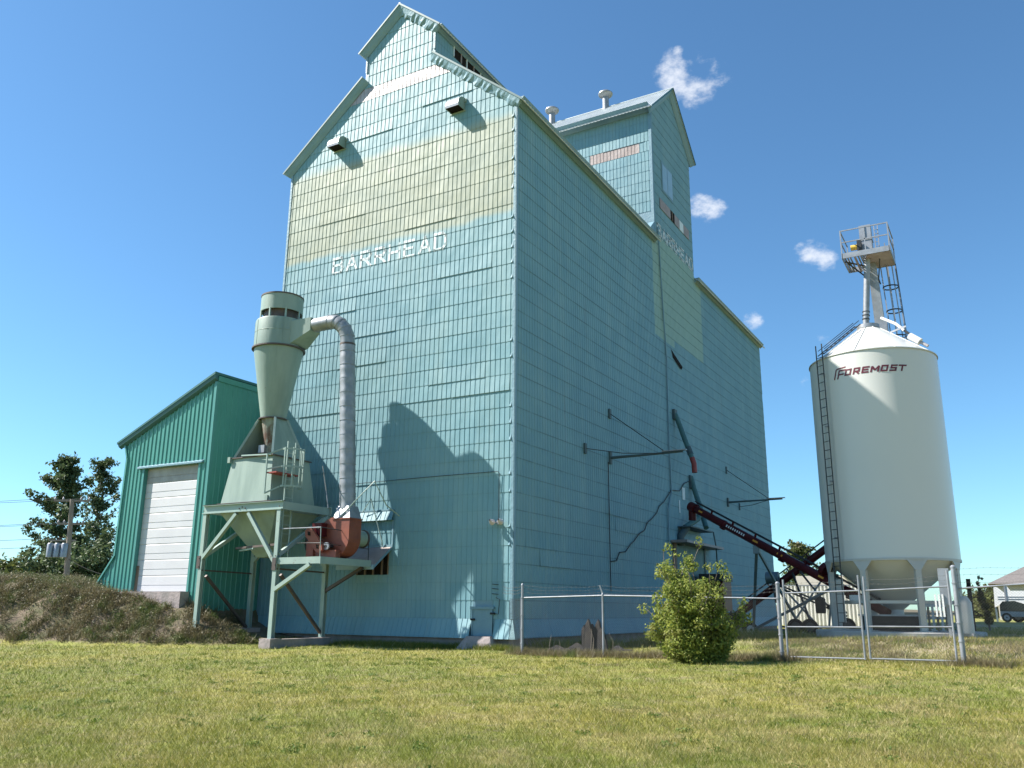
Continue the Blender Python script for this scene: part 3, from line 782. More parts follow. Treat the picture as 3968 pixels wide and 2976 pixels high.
MB().box((-6.55, -.05, 2.34), (-4.80, -.03, 2.44)).build('flashing', M['trim'], t)
# flared cover above the canopy
mb = MB(); strip(mb, lambda u_, o_, z_: (u_, -o_, z_), sheet_us(-6.52, 9, lambda u_: 9e9, 3.62, 1.72), 3.28, 3.62, .16, .03); mb.build('cover_sheet', SID, t)
MB().box((-6.52, -.05, 3.62), (-4.8, -.02, 3.67)).box((-4.86, -.035, 2.4), (-4.80, -.022, 3.3)).build('flashing', M['trim'], t)
mb = MB(); mb.tube([(-6.1, -.16, 3.6), (-5.72, -.2, 4.05), (-5.2, -.10, 2.5), (-5.22, -.08, 2.38)], .022, 6); mb.build('bent_pipe', M['frame'], t)
MB().tube([(-6.64, -.05, 4.66), (-5, -.05, 4.68), (-3, -.05, 4.70), (-.60, -.05, 4.70), (-.53, -.05, 4.64), (-.53, -.05, 3.1)], .010, 6).build('conduit', M['steel_dark'], t)
# corner door with hood
MB().box((-1.46, -.045, -.52), (-.76, -.03, .30)).build('access_door', M['trim'], t)
MB().box((-1.50, -.065, -.52), (-1.45, -.02, .32)).box((-.77, -.065, -.52), (-.72, -.02, .32)).box((-1.54, -.09, .30), (-.66, -.02, .38)).build('door_frame', M['trim'], t)
MB().box((-1.52, -.10, -.05), (-1.36, -.06, .01)).box((-.78, -.10, .14), (-.62, -.06, .20)).build('latch', M['blackstuff'], t)
MB().tube([(-.62, -.08, .17), (-.48, -.08, .15), (-.44, -.08, .6), (-.58, -.08, .66)], .012, 5).build('cable', M['steel_dark'], t)
for z in (1.06, .92, .76): MB().bar((-.75, -.05, z + .02), (-.50, -.07, z), .02).build('bracket', M['blackstuff'], t)
# foundation
f1 = MB()
f1.box((-W + .02, .02, -1.6), (-.02, .25, -.6)); f1.box((-.25, .25, -1.6), (-.02, DEP, -.6)); f1.build('foundation', M['concrete'], elev)
MB().hexa([(-2.0, -.75, -1.3), (-.35, -.60, -1.3), (-.35, .0, -1.3), (-2.0, .0, -1.3)], [(-1.5, -.35, -.53), (-.62, -.35, -.53), (-.62, .0, -.53), (-1.5, .0, -.53)]).build('door_step', M['concrete'], elev)

# floodlight at the corner
t = thing('floodlight', 'twin-headed white floodlight on conduit near the building corner', 'floodlight', (-.5, -.05, 3.0))
MB().box((-.57, -.12, 2.96), (-.49, -.03, 3.08)).build('junction_box', M['galv_dull'], t)
for s_ in (-1, 1):
    MB().tube([(-.53 + s_ * .03, -.12, 3.02), (-.53 + s_ * .11, -.20, 3.03)], .02, 6).build('arm', M['galv_dull'], t)
    MB().lathe([(.03, .10), (.06, .04), (.095, -.06), (.10, -.08), (.0, -.075)], (0, 0, 0), 16).build('lamp_head', M['lamp_glass'], t, True)
    o = t.children[-1]; o.location = Vector((-.53 + s_ * .16, -.25, 3.05)) - Vector(t.location); 
    me_ = o.data
    for v in me_.vertices: v.co = v.co + Vector(t['_o'])
    me_.transform(Matrix.Rotation(math.radians(70), 4, 'X'))

# ---- long wall details
t = elev
MB().tube([(.07, 14.45, 19.2), (.07, 14.75, 15.0), (.07, 15.05, 12.2), (.07, 14.9, 8.0), (.07, 15.0, 5.8), (.07, 14.45, 4.9), (.07, 14.43, 2.9)], .035, 8).build('downpipe', M['trim'], t)
MB().tube([(.06, 7.57, 6.1), (.06, 7.58, 2.15), (.06, 7.6, 1.0)], .02, 6).build('conduit', M['steel_dark'], t)
pts = [(.06, 7.57, 2.15)]
for i in range(1, 14):
    k = i / 14; pts.append((.06, 7.57 + k * 7.4 + .12 * math.sin(i * 2.1), 2.15 + 3.7 * (k ** 1.25) + .08 * math.cos(i * 3.3)))
pts += [(.06, 15.0, 5.85), (.06, 16.2, 5.95), (.06, 16.9, 6.4), (.06, 17.99, 6.7)]
MB().tube(pts, .022, 5).build('cable', M['steel_dark'], t)
MB().box((.02, 16.7, 5.6), (.03, 17.1, 6.2)).build('faded_notice', M['white_tin'], t)
MB().box((.02, 16.15, 4.9), (.03, 16.3, 5.5)).build('faded_notice', M['white_tin'], t)
MB().add([(.02, 15.9, 13.1), (.05, 17.5, 12.55), (.05, 17.3, 12.35), (.02, 16.1, 12.7)], [(0, 1, 2, 3)]).build('torn_sheet', M['dark'], t)

def boom(y0, mirror, lab):
    t = thing('wall_boom', lab, 'boom', (0, y0, 6.3), 'booms braced out from the long wall')
    MB().tube([(.05, y0, 6.30), (3.05, y0 + .22, 6.36)], [.06, .035], 8).build('arm', M['spout_dark'], t)
    MB().box((2.2, y0 + .10, 6.40), (3.2, y0 + .28, 6.44)).build('shoe', M['galv_dull'], t)
    MB().box((.02, y0 - .10, 6.05), (.10, y0 + .10, 6.55)).build('bracket', M['spout_dark'], t)
    MB().tube([(.06, y0 + .05, 8.15), (2.3, y0 + .17, 6.42)], .018, 5).build('stay', M['steel_dark'], t)
    MB().box((.02, y0 - .04, 7.95), (.08, y0 + .14, 8.35)).build('bracket', M['spout_dark'], t)
    yy = y0 - 2.4 * (1 if not mirror else -1)
    MB().tube([(.06, yy, 6.3), (1.1, (yy + y0) / 2, 6.22), (2.3, y0 + .15, 6.33)], .016, 5).build('stay', M['steel_dark'], t)
    MB().box((.02, yy - .08, 6.1), (.09, yy + .08, 6.5)).build('bracket', M['spout_dark'], t)
boom(7.81, False, 'thin horizontal boom braced off the long wall, nearer the sunlit corner')
boom(24.55, True, 'thin horizontal boom braced off the long wall, near its far end')

t = thing('grain_spout', 'green grain spout with red end hanging off the long wall', 'spout', (0, 15.9, 9.7))
MB().tube([(.08, 15.9, 9.75), (.25, 15.9, 9.3), (.55, 15.85, 8.4), (.90, 15.75, 7.45)], .125, 12).build('pipe', M['spout'], t, True)
MB().tube([(.90, 15.75, 7.45), (1.0, 15.72, 7.15), (1.02, 15.7, 6.72)], .13, 12).build('flexible_end', M['red'], t, True)
MB().box((.01, 15.7, 9.45), (.14, 16.1, 9.95)).build('wall_plate', M['spout_dark'], t)
MB().tube([(.7, 15.82, 8.0), (.84, 15.78, 7.62)], .145, 12).build('clamp', M['spout_dark'], t)
t = thing('grain_spout', 'plain green grain spout reaching down behind the maroon auger', 'spout', (0, 18, 6.8))
MB().tube([(.06, 18.05, 6.9), (.2, 18.0, 6.3), (.5, 17.9, 5.4), (1.05, 17.0, 4.2)], .13, 12).build('pipe', M['spout'], t, True)
MB().box((.01, 17.8, 6.3), (.12, 18.2, 6.95)).build('wall_plate', M['spout_dark'], t)
t = thing('loading_spout', 'bent dark spout low on the long wall behind the bush', 'spout', (0, 16, 3.8))
MB().tube([(.75, 17.0, 4.9), (.70, 16.9, 4.65), (.35, 16.1, 4.2), (.10, 15.9, 3.7)], .14, 12).build('pipe', M['spout'], t, True)
MB().tube([(.36, 16.15, 4.2), (.12, 15.9, 3.75), (.1, 15.9, 3.3)], .19, 12).build('elbow', M['spout_dark'], t, True)
t = thing('loading_hood', 'rusty steel canopy frame over a doorway, half behind the bush', 'canopy', (0, 17, 3.4))
MB().box((.02, 14.8, 3.38), (.8, 20.7, 3.50)).build('roof_plate', M['bare_brown'], t)
MB().box((.02, 15.0, .2), (.10, 15.35, 3.38)).build('post', M['wood'], t); MB().box((.02, 19.6, .2), (.10, 19.85, 3.38)).build('post', M['spout_dark'], t)
MB().box((.02, 15.8, 4.16), (.7, 19.3, 4.22)).build('rail', M['spout_dark'], t)
MB().tube([(.7, 19.3, 4.2), (.75, 19.5, 3.4), (.3, 21.0, 1.0)], .035, 6).build('stay', M['spout_dark'], t)
MB().box((.03, 15.35, .1), (.06, 19.6, 3.3)).build('door_panel', M['spout'], t)
t = thing('machine_housing', 'dark rusty machine housing against the long wall beside the bush', 'machine', (1, 19, .6))
MB().box((.4, 17.8, .3), (1.5, 19.2, 1.7)).build('casing', M['maroon'], t); MB().box((.35, 17.7, 1.7), (1.55, 19.3, 2.05)).build('hood', M['steel_dark'], t)
MB().tube([(.95, 19.2, 1.0), (.95, 19.6, 1.0)], .3, 14).build('pulley', M['steel_dark'], t)
for q in ((.45, 17.9), (1.45, 17.9), (.45, 19.1), (1.45, 19.1)): MB().box((q[0] - .04, q[1] - .04, -.6), (q[0] + .04, q[1] + .04, .3)).build('leg', M['steel_dark'], t)

# ------------------------------------------------------------------ green metal drive shed
AX0, AX1, AY = -16.74, -11.09, -2.85
shed = thing('green_metal_shed', 'green ribbed-metal drive shed with tall white overhead door, against the elevator', 'shed', (-13.5, AY, .5))
outl = [(-16.74, .93), (-15.77, 2.13), (-15.75, 4.11), (-15.72, 5.89), (-15.88, 6.31), (-16.02, 6.48)]
DX0, DX1, DZ0, DZ1 = -14.62, -11.62, .80, 5.38
def shed_left(z):
    pts = [(.3, -17.2)] + [(q[1], q[0]) for q in outl]
    return float(np.interp(z, [p[0] for p in pts], [p[1] for p in pts]))
def shed_top(x): return 8.62 + (x - AX1) * (8.62 - 6.50) / (AX1 + 16.02)
fw_ = MB()
# front wall backing with the door hole
fw_.prism([(AX1, AY, -.2), (AX1, AY, 8.6), (DX1, AY, shed_top(DX1)), (DX1, AY, -.2)], (0, .15, 0))
fw_.prism([(DX1, AY, DZ1), (DX1, AY, shed_top(DX1)), (DX0, AY, shed_top(DX0)), (DX0, AY, DZ1)], (0, .15, 0))
fw_.prism([(DX0, AY, .3), (DX0, AY, shed_top(DX0)), (-16.02, AY, 6.5), (-15.88, AY, 6.31), (-15.72, AY, 5.89), (-15.75, AY, 4.11), (-15.77, AY, 2.13), (-16.74, AY, .93), (-17.2, AY, .3)], (0, .15, 0))
sf = fw_.build('shed_front_wall', M['green_trim'], shed, kind='structure')
def ribbed_panel(parent, orient, plane, u0, u1, zb, zt, pitch=.235, rh=.03, mat=None, exclude=None, name='wall_panel', sgn=1):
    """a ribbed sheet; zb, zt functions of u"""
    mb = MB(); us = []
    n = max(1, int(round((u1 - u0) / pitch)))
    for i in range(n):
        a_ = u0 + i * (u1 - u0) / n
        us += [(a_, 0), (a_ + .02, rh), (a_ + .05, rh), (a_ + .07, 0)]
    us.append((u1, 0))
    segs = [(0, None)]
    lo, hi = [], []
    for u_, r in us:
        lo.append((u_, r, zb(u_))); hi.append((u_, r, zt(u_)))
    mp = (lambda u_, o_, z_: (u_, plane - o_, z_)) if orient == 'y' else (lambda u_, o_, z_: (plane + sgn * o_, u_, z_))
    m_ = len(us); vs = [mp(u_, .004 + r, z_) for u_, r, z_ in lo] + [mp(u_, .004 + r, z_) for u_, r, z_ in hi]
    mb.add(vs, [(i, i + 1, m_ + i + 1, m_ + i) for i in range(m_ - 1) if hi[i][2] > lo[i][2] and hi[i + 1][2] > lo[i + 1][2]])
    return mb.build(name, mat or M['green'], parent)
def zlow_left(u_):
    return float(np.interp(u_, [-17.2, -16.74, -15.75], [.3, .93, 2.13]))
edges = [-15.74, DX0 - .02]
ribbed_panel(sf, 'y', AY, -15.74, DX0 - .06, lambda u_: .55, lambda u_: shed_top(u_))
ribbed_panel(sf, 'y', AY, DX0 - .06, -13.1, lambda u_: DZ1 + .1, shed_top); ribbed_panel(sf, 'y', AY, -13.1, DX1 + .06, lambda u_: DZ1 + .1, shed_top)
ribbed_panel(sf, 'y', AY, DX1 + .06, AX1 - .05, lambda u_: .35, shed_top)
ribbed_panel(sf, 'y', AY, -16.74, -15.74, lambda u_: .4, lambda u_: float(np.interp(u_, [-16.74, -15.75], [.93, 2.13])))
ribbed_panel(sf, 'y', AY, -16.0, -15.74, lambda u_: float(np.interp(u_, [-16.02, -15.88, -15.72], [6.49, 6.2, 5.7])), shed_top)
sw = MB().box((AX1 - .15, AY + .15, -.6), (AX1, 9, 8.55)).build('shed_side_wall', M['green_trim'], shed)
for i in range(4):
    ribbed_panel(sw, 'x', AX1, AY + .02 + i * .72, AY + .02 + (i + 1) * .72 - .004, lambda u_: .02, lambda u_: 8.6, rh=.02)
MB().prism([(AX1 - .15, 8.85, -.2), (AX1 - .15, 8.85, 8.55), (-16.02, 8.85, 6.5), (-15.7, 8.85, 5.9), (-15.75, 8.85, 2.13), (-17.2, 8.85, .3)], (0, .15, 0)).build('rear_wall', M['green_trim'], shed)
lw = [(-17.2, .3)] + outl[:-1] + [(-15.98, 6.44)]
for (x0, z0), (x1, z1) in zip(lw, lw[1:]):
    MB().hexa([(x0, AY + .15, z0), (x0 + .1, AY + .15, z0), (x0 + .1, 8.85, z0), (x0, 8.85, z0)], [(x1, AY + .15, z1), (x1 + .1, AY + .15, z1), (x1 + .1, 8.85, z1), (x1, 8.85, z1)]).build('side_wall_panel', M['green'], shed)
MB().hexa([(-16.28, AY - .18, 6.44), (AX1 + .03, AY - .18, 8.66), (AX1 + .03, 9.1, 8.66), (-16.28, 9.1, 6.44)], [(-16.28, AY - .18, 6.52), (AX1 + .03, AY - .18, 8.75), (AX1 + .03, 9.1, 8.75), (-16.28, 9.1, 6.52)]).build('shed_roof', M['roof_green'], shed)
MB().hexa([(-16.20, AY - .14, 6.33), (AX1 + .02, AY - .14, 8.52), (AX1 + .02, AY - .035, 8.44), (-16.15, AY - .035, 6.25)], [(-16.25, AY - .16, 6.46), (AX1 + .03, AY - .16, 8.66), (AX1 + .02, AY - .0, 8.66), (-16.2, AY - .0, 6.46)]).build('fascia', M['green_dark'], shed)
MB().box((AX1 - .09, AY - .05, .35), (AX1 + .03, AY - .035, 8.4)).box((AX1 + .015, AY - .035, .3), (AX1 + .03, AY + .10, 8.4)).build('corner_trim', M['green_trim'], shed)
MB().box((AX1 + .025, AY - .0, 8.42), (AX1 + .05, 0, 8.62)).build('fascia', M['green'], shed)
for a_, b_ in zip(lw[:-1], lw[1:]):
    MB().bar((a_[0] - .01, AY - .03, a_[1]), (b_[0] - .01, AY - .03, b_[1]), .09, .07).build('corner_trim', M['green_trim'], shed)
# jambs, hood and the sectional door
MB().box((DX0 - .10, AY - .045, .79), (DX0 + .006, AY + .138, DZ1 - .004)).build('door_jamb', M['green_trim'], shed)
MB().box((DX1 - .006, AY - .045, .79), (DX1 + .10, AY + .138, DZ1 - .004)).build('door_jamb', M['green_trim'], shed)
MB().hexa([(DX0 - .35, AY - .12, DZ1 + .0), (DX1 + .22, AY - .12, DZ1 + .0), (DX1 + .22, AY, DZ1 + .0), (DX0 - .35, AY, DZ1 + .0)], [(DX0 - .35, AY - .12, DZ1 + .06), (DX1 + .22, AY - .12, DZ1 + .06), (DX1 + .22, AY, DZ1 + .12), (DX0 - .35, AY, DZ1 + .12)]).build('door_hood', M['trim'], shed)
dr = MB().box((DX0, AY + .142, DZ0), (DX1, AY + .16, DZ1)).build('overhead_door', M['door'], shed)
nsec = 8; hs = (DZ1 - DZ0) / nsec
for i in range(nsec):
    z0, z1 = DZ0 + i * hs + .006, DZ0 + (i + 1) * hs - .006; mb = MB(); yf = AY + .125
    prof = [(z0, .012), (z0 + .02, 0), (z0 + hs * .36, 0), (z0 + hs * .37, .014), (z0 + hs * .41, .014), (z0 + hs * .42, 0), (z1 - .02, 0), (z1, .012)]
    vs = [(x, yf + o_, z) for x in (DX0 + .01, DX1 - .01) for z, o_ in prof]; n = len(prof)
    mb.add(vs, [(j, n + j, n + j + 1, j + 1) for j in range(n - 1)])
    mb.build('door_section', M['door'] if i < 7 else M['door_dirty'], dr)
MB().box((DX0 - .0, AY + .10, DZ0), (DX0 + .14, AY + .12, DZ0 + .95)).build('repair_board', M['wood'], shed)
MB().box((-15.85, AY - .42, .15), (-11.45, AY - .05, .80)).build('concrete_sill', M['concrete'], shed)
MB().box((-15.7, AY, .2), (AX1 - .2, AY + .14, .79)).build('sill_core', M['concrete_pale'], shed)

# ------------------------------------------------------------------ dust cyclone on its hopper stand
FX0, FX1, FY0, FY1 = -10.30, -6.83, -3.45, -1.10
cyc = thing('dust_cyclone', 'grey-green dust cyclone over a hopper on a braced steel stand', 'dust cyclone', (-8.6, -2.3, -.7))
CCx, CCy = -8.56, -2.4; CC = (CCx, CCy, 0)
MB().lathe([(.76, 10.76), (.76, 11.36), (.72, 11.36), (.72, 10.76), (.76, 10.76)], CC, 48).build('stack', M['cyc'], cyc, True)
MB().lathe([(.775, 11.33), (.775, 11.385), (.71, 11.385), (.71, 11.33)], CC, 48).build('stack_rim', M['brown'], cyc, True)
MB().lathe([(.62, 10.3), (.62, 11.3), (0, 11.3)], CC, 40).build('inner_tube', M['brown'], cyc, True)
for i in range(8):
    a_ = i * math.pi / 4 + .2; MB().bar((CCx + .74 * math.cos(a_), CCy + .74 * math.sin(a_), 10.42), (CCx + .74 * math.cos(a_), CCy + .74 * math.sin(a_), 10.8), .05).build('stack_strut', M['frame'], cyc)
MB().lathe([(.62, 10.46), (.87, 10.41), (.885, 10.36), (.885, 9.42), (.885, 9.36)], CC, 56).build('barrel', M['cyc'], cyc, True)
MB().lathe([(.88, 9.38), (.955, 9.38), (.955, 9.33), (.88, 9.33)], CC, 56).build('flange_ring', M['brown'], cyc)
MB().lathe([(.87, 9.34), (.86, 9.2), (.44, 6.82), (.43, 6.78)], CC, 56).build('cone', M['cyc'], cyc, True)
MB().lathe([(.43, 6.80), (.50, 6.80), (.50, 6.76), (.43, 6.76)], CC, 40).build('flange_ring', M['brown'], cyc)
MB().lathe([(.40, 6.78), (.20, 5.55), (.20, 5.3)], CC, 32).build('lower_cone', M['cyc_rust'], cyc, True)
MB().box((CCx - .26, CCy - .34, 5.55), (CCx + .02, CCy - .20, 5.82)).build('junction_box', M['galv'], cyc)
MB().box((CCx - .34, CCy - .3, 5.32), (CCx + .34, CCy + .3, 5.42)).build('valve_plate', M['frame'], cyc)
for sx in (-1, 1):
    for sy in (-1, 1):
        MB().bar((CCx + sx * .40, CCy + sy * .30, 6.78), (CCx + sx * .92, CCy + sy * .82, 5.30), .075, .075).build('support_leg', M['frame'], cyc)
q4 = lambda sx, sy, z: (CCx + sx * (.40 if z > 6 else .88), CCy + sy * (.36 if z > 6 else .80), z)
for a_, b_ in (((-1, -1), (-1, 1)), ((1, -1), (1, 1)), ((-1, 1), (1, 1))):
    P4 = [Vector(q4(*a_, 5.34)), Vector(q4(*b_, 5.34)), Vector(q4(*b_, 6.76)), Vector(q4(*a_, 6.76))]
    MB().prism(P4, (P4[1] - P4[0]).cross(P4[2] - P4[0]).normalized() * .008).build('gusset_plate', M['cyc'], cyc)
# tangential inlet and duct
MB().hexa([(-8.2, -2.80, 9.42), (-7.74, -2.70, 9.42), (-7.62, -1.90, 9.42), (-8.2, -1.7, 9.42)], [(-8.2, -2.80, 10.28), (-7.74, -2.70, 10.28), (-7.62, -1.90, 10.28), (-8.2, -1.7, 10.28)]).build('inlet_housing', M['cyc'], cyc)
MB().hexa([(-7.74, -2.72, 9.42), (-7.62, -1.90, 9.42), (-7.62, -1.90, 10.28), (-7.74, -2.72, 10.28)], [(-6.95, -2.56, 9.86), (-6.93, -2.06, 9.86), (-6.93, -2.06, 10.34), (-6.95, -2.56, 10.34)]).build('inlet_transition', M['cyc'], cyc)
PX, PY = -5.58, -2.08
duct = [(-6.93, -2.32, 10.10), (-6.28, -2.28, 10.12), (-6.03, -2.26, 10.10), (-5.86, -2.22, 10.0), (-5.70, -2.16, 9.82), (-5.60, -2.10, 9.55), (PX, PY, 9.25)]
dd = MB().tube(duct, .255, 20).build('elbow_duct', M['galv'], cyc, True)
for i in (1, 2, 3, 4, 5):
    p, q = Vector(duct[i]), Vector(duct[i + 1]); e_ = (q - p).normalized() * .018
    MB().tube([p - e_, p + e_], .266, 20).build('seam', M['galv'], dd, True)
def pxz(z_): return PX + (9.25 - z_) * .073
dn_ = [(pxz(9.25 - i * .045), PY, 9.25 - i * .045) for i in range(0, 132)]
MB().tube(dn_, [.262 + .007 * (i % 2) + .004 * math.sin(i * .7) for i in range(132)], 20).build('down_duct', M['galv'], cyc, True)
MB().tube([(PX, PY, 9.27), (PX, PY, 9.20)], .275, 20).build('coupling', M['brown'], cyc, True)
for k_ in range(12):
    z_ = 9.0 - k_ * .5; MB().tube([(pxz(z_), PY, z_), (pxz(z_), PY, z_ - .025)], .278, 20).build('seam', M['galv'], cyc, True)
PX = pxz(3.4)
MB().tube([(PX, PY, 3.45), (PX, PY, 3.40)], .28, 20).build('coupling', M['galv'], cyc, True)
MB().hexa([(-5.39, -2.50, 3.12), (-4.69, -2.50, 3.12), (-4.69, -1.90, 3.12), (-5.39, -1.90, 3.12)], [(PX - .25, PY - .22, 3.56), (PX + .25, PY - .22, 3.56), (PX + .25, PY + .22, 3.56), (PX - .25, PY + .22, 3.56)]).build('duct_boot', M['galv'], cyc)
MB().tube([(-5.9, -2.6, 4.9), (-5.86, -2.4, 4.1), (-5.72, -2.4, 3.5)], .018, 5).build('conduit', M['galv'], cyc)
# hopper box and pyramid
MB().hexa([(-9.74, -3.38, 3.74), (-7.42, -3.38, 3.74), (-7.42, -1.22, 3.74), (-9.74, -1.22, 3.74)], [(-9.48, -3.24, 5.30), (-7.58, -3.24, 5.30), (-7.58, -1.46, 5.30), (-9.48, -1.46, 5.30)]).build('hopper_box', M['cyc'], cyc)
MB().box((-9.55, -3.30, 5.30), (-7.52, -1.40, 5.335)).build('hopper_lid', M['brown'], cyc)
MB().box((-9.85, -3.44, 3.69), (-7.32, -1.15, 3.74)).build('hopper_flange', M['brown'], cyc)
MB().hexa([(-8.78, -2.45, 1.95), (-8.30, -2.45, 1.95), (-8.30, -2.05, 1.95), (-8.78, -2.05, 1.95)], [(-9.80, -3.30, 3.42), (-7.20, -3.30, 3.42), (-7.20, -1.25, 3.42), (-9.80, -1.25, 3.42)]).build('discharge_hopper', M['cyc'], cyc)
MB().box((-9.80, -3.30, 3.42), (-7.2, -1.25, 3.70)).build('hopper_collar', M['cyc'], cyc)
MB().box((-9.62, -3.36, 5.16), (-9.50, -3.26, 5.36)).box((-7.62, -3.43, 3.74), (-7.50, -3.36, 3.92)).build('lug', M['cyc'], cyc)
# stand frame
def gh(x, y): return float(H(x, y))
def chan(name, p, q, w_=.14, h_=.14, mt='frame', upv=(0, 0, 1)):
    return MB().bar(p, q, w_, h_, upv).build(name, M[mt], cyc)
for x, y in ((FX0, FY0), (FX1, FY0), (FX0, FY1), (FX1, FY1)):
    zb = gh(x, y) - .1 if not (x == FX1) else -.66
    mb = MB(); w_ = .155; th = .014
    mb.box((x - w_ / 2, y - w_ / 2, zb), (x + w_ / 2, y - w_ / 2 + th, 3.40)).box((x - w_ / 2, y + w_ / 2 - th, zb), (x + w_ / 2, y + w_ / 2, 3.40)).box((x - th / 2, y - w_ / 2 + th, zb), (x + th / 2, y + w_ / 2 - th, 3.40))
    mb.build('stand_leg', M['frame'], cyc)
for y in (FY0, FY1):
    mb = MB(); mb.box((FX0 - .12, y - .02, 3.40), (FX1 + .12, y + .0, 3.70)); mb.box((FX0 - .12, y - .10, 3.40), (FX1 + .12, y - .02, 3.43)); mb.box((FX0 - .12, y - .10, 3.67), (FX1 + .12, y - .02, 3.70)); mb.build('top_beam', M['frame'], cyc)
for x in (FX0, FX1):
    MB().box((x - .05, FY0, 3.42), (x + .05, FY1, 3.68)).build('top_beam', M['frame'], cyc)
MB().box((FX0 - .1, FY0 - .1, 3.685), (FX1 + .1, FY0 + .1, 3.705)).build('beam_cap', M['brown'], cyc)
for y in (FY0, FY1):
    chan('brace', (FX0 + .05, y - .02, 1.92), (-8.80, y - .02, 3.36), .12, .12); chan('brace', (FX1 - .05, y - .02, 1.70), (-8.24, y - .02, 3.36), .12, .12)
for x in (FX0, FX1):
    chan('brace', (x, FY0 + .05, 1.95), (x, FY1 - .05, 3.40), .12, .12)
    chan('brace', (x, FY0 + .22, 1.32), (x, FY1 - .08, -.42 if x == FX0 else -.52), .09, .09, 'brown')
    chan('tie', (x, FY0, 1.50), (x, FY1, 1.47), .05, .05, 'brown')
chan('tie', (-9.25, FY0 + .5, 2.24), (FX1, FY0 + .02, 2.28), .06, .07, 'brown'); chan('tie', (-9.1, FY0 + .55, 2.16), (-8.2, FY0 + .3, 2.2), .08, .05)
chan('gusset', (FX0 - .08, FY0 - .085, 1.55), (FX0 - .08, FY0 - .085, 1.98), .16, .02, 'brown'); chan('gusset', (FX1 - .02, FY0 - .09, 1.45), (FX1 - .02, FY0 - .09, 1.85), .16, .02, 'brown')
for dx in (-.14, 0, .14): MB().tube([(-8.56 + dx, FY0 - .022, 3.56 - abs(dx) * .3), (-8.56 + dx, FY0 - .05, 3.56 - abs(dx) * .3)], .022, 8).build('bolt', M['brown'], cyc)
for x_ in (FX0 - .04, FX1 + .04):
    for z_ in (1.62, 1.9, 3.5): MB().tube([(x_, FY0 - .09, z_), (x_, FY0 - .115, z_)], .02, 8).build('bolt', M['brown'], cyc)
MB().lathe([(.886, 9.95), (.893, 9.94), (.886, 9.93)], CC, 56).build('weld_seam', M['cyc'], cyc)
MB().lathe([(.675, 8.20), (.682, 8.19), (.672, 8.18)], CC, 56).build('weld_seam', M['cyc'], cyc)
for a_ in (3.9, 4.4, 5.6): MB().bar((CCx + .888 * math.cos(a_), CCy + .888 * math.sin(a_), 9.40), (CCx + .888 * math.cos(a_), CCy + .888 * math.sin(a_), 10.35), .012).build('weld_seam', M['cyc'], cyc)
# blower platform
DXR = -4.98
MB().box((FX1, FY0 + .01, 1.80), (DXR - .01, FY1, 1.845)).build('platform_deck', M['bare_brown'], cyc)
MB().box((FX1 + .06, FY0 - .04, 1.64), (DXR, FY0, 1.85)).build('platform_edge', M['frame'], cyc)
MB().box((DXR, FY0 - .04, 1.63), (DXR + .04, FY1 + .12, 1.85)).build('platform_edge', M['frame'], cyc)
chan('brace', (FX1 + .02, FY0 - .02, .84), (-5.36, FY0 - .02, 1.62), .12, .12); chan('brace', (FX1 + .02, FY1, .84), (-5.2, FY1, 1.62), .10, .10, 'brown')
chan('platform_post', (FX1, FY1 - .0, 1.8), (FX1, FY1, 2.9), .06, .06)
MB().tube([(FX1 + .05, FY0, 2.77), (-5.03, FY0, 2.76)], .018, 6).build('guard_rail', M['galv'], cyc)
MB().tube([(-5.03, FY0, 2.76), (-4.98, -1.3, 2.70), (-4.98, -1.12, 2.62), (-4.98, -1.10, 1.85)], .014, 6).build('guard_rail', M['steel_dark'], cyc)
MB().tube([(-5.03, FY0, 2.77), (-5.0, FY0, 1.85)], .012, 6).build('guard_rail', M['frame'], cyc)
MB().tube([(-6.1, FY0 + .1, 2.30), (-5.0, FY0, 2.27), (-4.98, -1.15, 2.22)], .012, 5).build('guard_rail', M['steel_dark'], cyc)
# ladder with cage on the side of the hopper
lx = -7.02
for y in (-3.13, -2.76): MB().box((lx - .02, y - .02, 1.85), (lx + .02, y + .02, 5.75)).build('ladder_rail', M['frame'], cyc)
for i in range(12): MB().tube([(lx, -3.13, 2.05 + i * .3), (lx, -2.76, 2.05 + i * .3)], .012, 5).build('rung', M['frame'], cyc)
ccx, ccy, cr = lx + .0, -2.945, .42
for z in (5.45, 4.86, 4.20):
    arc = [(ccx + cr * math.sin(a_), ccy - cr * math.cos(a_), z) for a_ in [math.pi * i / 12 for i in range(13)]]
    hp = MB()
    for p, q in zip(arc, arc[1:]): hp.bar(p, q, .012, .06)
    hp.build('cage_hoop', M['frame'], cyc)
for i in (1, 3.6, 6, 8.4, 11):
    a_ = math.pi * i / 12; x, y = ccx + cr * math.sin(a_), ccy - cr * math.cos(a_)
    MB().box((x - .02, y - .02, 4.18), (x + .02, y + .02, 5.5)).build('cage_bar', M['frame'], cyc)
for p, q in (((-7.45, -3.62, 5.25), (-7.05, -3.36, 5.45)), ((-7.45, -3.62, 3.95), (-7.05, -3.36, 4.18)), ((-7.45, -3.62, 3.95), (-7.45, -3.62, 5.25)), ((-7.5, -3.4, 5.30), (-9.0, -3.30, 5.38)), ((-7.45, -3.62, 4.75), (-7.05, -3.36, 4.86))):
    MB().bar(p, q, .045, .045).build('landing_rail', M['frame'], cyc)
MB().box((-7.45, -3.6, 4.62), (-7.0, -2.5, 4.66)).build('landing', M['red'], cyc)
# footings
MB().box((FX1 - .22, FY0 - .28, -1.3), (FX1 + .26, FY0 + .22, -.66)).build('footing', M['concrete'], cyc)
MB().box((FX1 - .10, FY0 + .22, -1.3), (FX1 + .16, FY1 + .3, -.68)).build('footing', M['concrete'], cyc)
MB().box((FX0 - .3, FY1 - .3, -.9), (FX0 + .3, FY1 + .3, -.42)).build('footing', M['concrete'], cyc)

